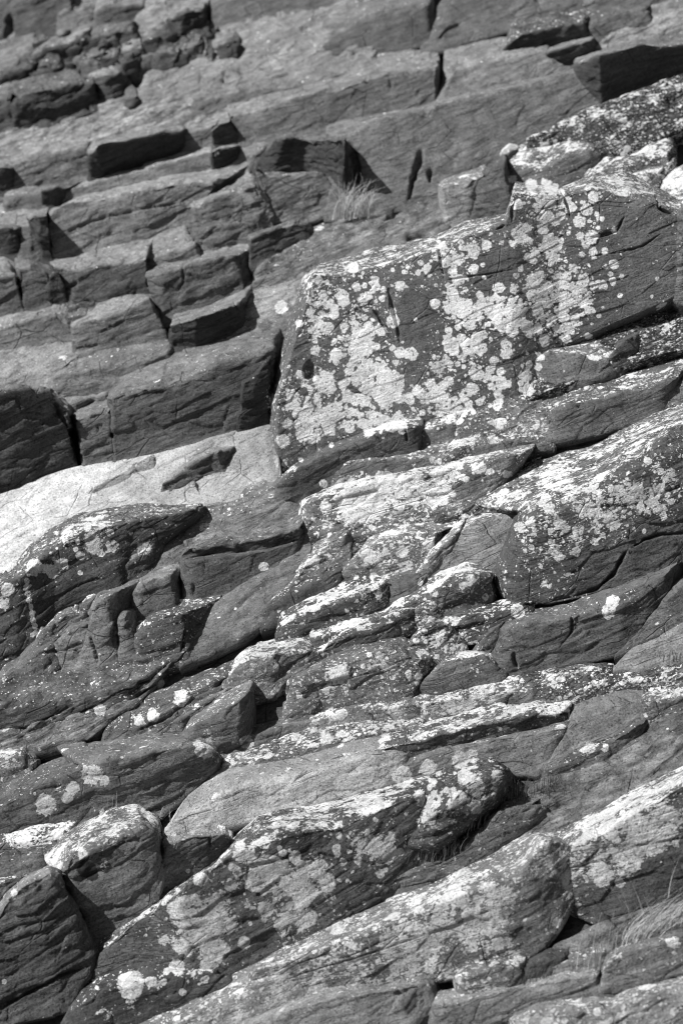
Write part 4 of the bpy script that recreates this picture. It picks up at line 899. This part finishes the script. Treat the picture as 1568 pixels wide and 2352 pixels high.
R('flat_rock', 'bare grey tilted plate under the lichen pavement', 'F', '940,395 1000,372 1130,290 1250,255 1390,175', '965,330 1030,215 1120,150 1260,110 1378,80', '1000,270 1075,120 1170,72 1270,48 1372,45', k=.6, tone=.19, lf=0, lt=.05, soft=3, amp=.6)
R('rock_block', 'lichen furred block at the right edge beside the tilted plate', 'F', '1365,175 1470,180 1568,125 1720,75', '1362,95 1420,70 1568,50 1720,25', '1370,48 1420,40 1568,25 1720,5', k=.15, tone=.15, lf=.7, lt=.8, soft=4)
R('rock_outcrop', 'plain grey face below the black underside of the pointed rib', 'F', '220,480 370,440 480,415 700,390 900,400 955,375', '225,405 430,330 640,272 800,245 960,215 1035,200', '240,380 430,300 640,255 800,232 965,200 1040,185', k=.2, tone=.14, lf=.08, lt=.4, soft=4, amp=.7)
R('rock_rib', 'dark ribs along the lower edge of the tilted plate', 'F', '920,440 1050,430 1150,390 1260,315 1390,205', '940,390 1050,345 1130,300 1240,265 1382,175', '950,378 1050,325 1130,280 1240,250 1382,160', k=.1, tone=.09, lf=.2, lt=.4, soft=4)
R('flat_rock', 'broad plain striated slope from the right edge down to the keeled boulder', 'F', '690,765 860,730 1000,700 1100,660 1300,530 1568,415 1720,350', '760,660 900,600 1050,520 1180,450 1330,380 1568,260 1720,190', '900,460 1000,425 1150,385 1250,320 1400,215 1568,110 1720,50',
  k=.95, tone=.15, lf=.02, lt=.05, soft=4, streak=1.8, blk=.15)
R('boulder', 'boulder thick with lichen beside the black hole', 'F', '325,755 420,765 520,700 610,620 705,545 757,450', '340,680 420,610 490,560 570,470 660,410 752,428', '335,500 420,440 500,405 590,378 690,368 755,405', k=.05, tone=.1, lf=.45, lt=.45, blk=.5, bt=.6, lb=.5, lw=.42, soft=6,
  lift=.2, grooves=[('F', '275,500 190,580 100,690', 6, .08)])
R('flat_rock', 'big slab with broad grey lichen patches in the lower middle', 'E', '430,1350 560,1330 720,1345 880,1415 1040,1355 1250,1255 1450,1165 1568,1105 1700,1020 1990,800', '470,1205 600,1120 700,1050 830,950 980,860 1090,775 1250,710 1420,675 1568,640 1960,500',
  '465,1182 600,1095 700,1022 830,922 970,835 1060,730 1180,625 1350,592 1568,545 1950,440', k=.08, az=0, azw=0, tone=.085, lf=.2, lt=.78, blk=.45, bt=.6, soft=5, amp=.8)
R('flat_rock', 'dark sunken slab with one round lichen rosette below the big slab', 'E', '290,1600 480,1625 640,1600 780,1510 960,1450 1080,1370', '335,1500 430,1425 560,1400 700,1350 860,1345 1000,1330', '390,1400 470,1345 560,1310 700,1275 860,1290 1000,1310', k=.15, tone=.08, lf=.15, lt=.35, blk=.4, soft=6)
R('rock_block', 'large dark block with a level crack at the bottom left', 'E', '-60,1590 120,1540 320,1500 415,1340 458,1212', '-60,1110 50,985 110,925 230,862 288,885', '-60,1075 50,950 120,890 230,847 285,866', k=.06, az=-2, azw=.5, tone=.085, ttone=.18, lf=.03, lt=.4, soft=5, amp=.9,
  grooves=[('E', '-40,1520 150,1435 280,1362 420,1308', 5, .06), ('E', '0,1180 160,1110 350,1050', 3, .015)])
R('rock_block', 'dark cornered block with black lichen spots right of the deep crack', 'E', '425,1205 520,1160 600,1110 680,1052 745,965 765,900', '270,885 330,810 450,745 560,700 670,655 745,720', '210,805 280,730 400,640 490,590 630,562 720,640', k=.05, az=-3, azw=.5, lift=.06, tone=.11, ttone=.14, lf=.03, lt=.8, bt=.4, soft=4, amp=1.0,
  grooves=[('E', '310,860 330,820 400,780', 4, .03)])
R('rock_block', 'squared dark block right of the black spotted block', 'E', '670,1070 760,975 850,915 960,842 1062,772', '748,722 870,700 960,688 1030,690 1062,720', '765,685 870,672 960,662 1030,655 1060,695', k=.05, tone=.1, ttone=.22, lf=.08, lt=.6, soft=4, amp=1.2, grooves=[('E', '965,690 960,760', 4, .03)])
R('flat_rock', 'lichen covered shelf at the left edge above the large dark block', 'E', '-60,840 0,815 130,800 250,780 300,745', '-60,770 60,755 160,735 240,722 295,708', '-60,705 80,680 170,655 270,632 345,625', k=.4, tone=.13, lf=.5, lt=.95, bt=.5, lw=.7, soft=4)
R('rock_block', 'plain grey block under the lichen covered shelf', 'E', '-60,940 60,910 150,885 215,805', '-60,840 60,805 140,795 205,788', '-60,820 60,790 140,780 210,765', k=.3, tone=.15, soft=4)
R('rock_block', 'small dark stone at the left edge above the large dark block', 'E', '-60,1110 40,1000 125,895', '-60,930 40,895 118,885', '-60,900 40,880 118,875', k=.1, tone=.12, lt=.6, soft=5)

# ================================================== lower right, foreground
GROUP[0] = 'foreground slabs at the bottom'
TAPER[0] = 25
R('rock_rib', 'thin grey rib with a dark side running down to the grassy gap', 'F', '40,1075 200,985 380,950 520,895 700,765 810,685 945,580', '55,1010 190,915 300,880 420,835 560,775 720,600 880,560', '80,980 200,880 320,842 440,808 600,700 740,575 900,540', k=.25, tone=.13, lf=.25, lt=.3, blk=.2, soft=4)
R('boulder', 'long keeled boulder with a furry grey lichen face and blunt nose', 'F', '-420,1470 -150,1420 0,1410 200,1392 400,1368 620,1330 820,1290 945,1205 1020,1100 1115,905', '-420,1330 -180,1260 -40,1205 150,1140 330,1065 500,990 690,938 850,850 950,705 1118,790',
  '-300,1240 -180,1180 -60,1120 100,1052 260,985 450,915 600,830 760,757 860,695 1040,705', k=.08, tone=.12, ttone=.17, lf=.85, lt=.72, lw=.55, soft=6, amp=.6, streak=.8, turn=[0, 0, 0, 0, 0, 0, 0, 0, 0, .04])
R('flat_rock', 'pale lichen slab with ribbed edge at the bottom centre', 'E', '760,1660 1000,1620 1200,1570 1390,1480 1440,1385', '690,1600 860,1530 1080,1440 1250,1350 1410,1300', '640,1568 820,1462 1060,1345 1200,1282 1400,1252', k=.3, tone=.17, lf=.85, lt=.7, soft=5, amp=.8)
R('flat_rock', 'blurred foreground slab with a bright peak and dark right side', 'F', '-560,1720 -200,1700 150,1690 330,1640 450,1600 560,1500', '-540,1610 -260,1520 0,1440 250,1400 420,1385 500,1400', '-520,1560 -200,1450 0,1398 200,1378 380,1342 525,1350', k=.4, tone=.17, ttone=.2, lf=.05, lt=.3, soft=5, turn=[0, 0, 0, 0, .1, .35])
R('rock_block', 'small lichen block tucked under the keeled boulder', 'F', '555,1455 650,1450 800,1410 830,1350', '538,1350 620,1325 710,1295 812,1300', '550,1335 640,1300 710,1270 820,1268', k=.1, tone=.14, lf=.65, lt=.8, soft=5, lift=.05)
R('flat_rock', 'long low grey slab with a bright edge behind the blurred foreground', 'F', '420,1600 700,1570 900,1500 1060,1470 1200,1420', '430,1480 720,1435 900,1385 1010,1350 1195,1330', '450,1450 720,1408 890,1365 1010,1325 1190,1260', k=.25, tone=.14, ttone=.2, lf=.1, lt=.4, soft=4, lift=.03)
R('boulder', 'rounded pale boulder in the bottom right', 'F', '1190,1420 1300,1410 1568,1350 1720,1320', '1200,1320 1250,1265 1350,1225 1568,1160 1720,1130', '1225,1270 1270,1230 1360,1190 1568,1125 1720,1105', k=.15, tone=.17, lf=.3, lt=.3, soft=8, amp=.7, lift=.06)
R('flat_rock', 'dark sunken strip below the rounded pale boulder', 'F', '1020,1490 1250,1490 1400,1440 1568,1400 1720,1380', '1100,1440 1250,1430 1400,1395 1568,1360 1720,1330', '1170,1410 1300,1400 1420,1370 1568,1340 1720,1310', k=.9, tone=.09, lf=.2, lt=.2, soft=4)
R('flat_rock', 'blurred lichen mottled slab in the bottom right corner', 'F', '770,1680 1000,1720 1300,1720 1568,1720 1720,1720', '790,1560 880,1505 1050,1490 1240,1490 1400,1440 1720,1370', '795,1535 900,1482 1080,1468 1240,1468 1340,1415 1720,1340', k=.35, tone=.17, lf=.55, lt=.6, blk=.3, soft=6, lift=.06)
R('boulder', 'long lichen furred slab with a bare dark foot at the right edge', 'F', '1000,1010 1180,1100 1340,1080 1568,985 1720,930', '1030,760 1190,695 1330,600 1450,535 1720,360', '1005,690 1130,625 1290,528 1420,460 1720,325', k=0, az=-8, tone=.1, ttone=.16, lf=.6, lt=.9, lw=.55, soft=6, amp=.6)
R('flat_rock', 'grassy streaked slab behind the rounded pale boulder', 'F', '950,1310 1100,1270 1250,1250 1568,1170 1720,1120', '970,1260 1130,1185 1280,1130 1568,1040 1720,980', '1000,1220 1180,1130 1380,1045 1568,970 1720,910', k=.85, tone=.14, lf=.05, lt=.1, soft=4, streak=2, crk=1.0)
R('rock_block', 'low pale stone left of the rounded pale boulder', 'F', '985,1375 1100,1355 1200,1335', '965,1300 1080,1265 1190,1240', '1000,1270 1100,1240 1190,1220', k=.3, tone=.16, lf=.1, lt=.5, soft=5, lift=.02)
R('rock_block', 'dark stone deep in the shadow beside the keeled boulder', 'F', '830,1400 930,1390 1030,1340', '850,1310 930,1270 1030,1260', '880,1280 950,1240 1040,1230', k=0, tone=.07, soft=5)

# ================================================== grass
GT = 'grass tufts in the rock cracks'
grass('pale dry tuft of grass in the recess of the upper ledge', 'B', '0,990 90,975', n=120, h=.34, spread=.05, mat=DRY, wid=.006, group=GT, lift=.1, droop=.9)
grass('dark sprig of grass on the light grey slope at the right edge', 'D', '1490,1450 1568,1435', n=60, h=.07, spread=.05, mat=DARKG, group=GT, seed=3)
grass('low mossy grass below the boulder thick with lichen', 'F', '560,680 640,600 740,500', n=140, h=.10, spread=.04, mat=DARKG, group=GT, seed=4, lift=.1)
grass('fine grass in the dark bank right of the black hole', 'F', '760,520 850,500 950,480 1000,440', n=220, h=.11, spread=.07, mat=DARKG, group=GT, seed=5, lift=.05)
grass('grass in the crack under the left lobe of the lichen boulder', 'F', '360,810 450,790 560,740', n=110, h=.11, spread=.05, mat=DARKG, group=GT, seed=6, lift=.08)
grass('small sprouts beside the tilted plate', 'F', '1030,150 1080,145', n=18, h=.07, spread=.02, mat=DRY, group=GT, seed=7)
grass('tall pale stems in the gap left of the rounded pale boulder', 'F', '1165,1300 1215,1290', n=26, h=.32, spread=.04, mat=DRY, group=GT, seed=8, wid=.005, lift=.10, droop=.3)
grass('long stems leaning across the dark foot of the furred slab', 'F', '1330,1130 1360,1150', n=14, h=.36, spread=.04, mat=DRY, group=GT, seed=9, wid=.0045, lean=(-.35, 0), lift=.1, droop=.2)
grass('thick sheaf of dry grass at the right edge above the rounded pale boulder', 'F', '1330,1190 1420,1160 1568,1110 1640,1080', n=300, h=.30, spread=.07, mat=DRY, group=GT, seed=10, wid=.0045, lean=(.6, 0), lift=.08)
grass('single tall bent stem at the right edge over the furred slab', 'F', '1505,960 1510,960', n=3, h=.36, spread=.01, mat=DRY, group=GT, seed=11, wid=.004, lean=(.15, 0), lift=.25, droop=.1)
grass('thin upright stems in front of the scooped rock', 'E', '470,570 525,570', n=7, h=.17, spread=.02, mat=DRY, group=GT, seed=12, droop=.15, lift=.1)
grass('few short stems in the black hollow beside the pale smooth slab', 'E', '700,600 770,600 830,660 870,665', n=22, h=.09, spread=.03, mat=DRY, group=GT, seed=13, lift=.03)
grass('dark fringe of grass between the big slab and the pale lichen slab', 'E', '1180,1280 1300,1220 1430,1190 1560,1130', n=170, h=.09, spread=.05, mat=DARKG, group=GT, seed=14, lift=.05)
grass('small cushion of grass at the end of the lichen covered shelf', 'E', '200,765 270,740', n=60, h=.06, spread=.03, mat=DARKG, group=GT, seed=15, lift=.05)
grass('tuft of wispy grass at the foot of the keeled boulder nose', 'F', '820,1400 950,1330', n=90, h=.14, spread=.05, mat=DARKG, group=GT, seed=16, lift=.06)
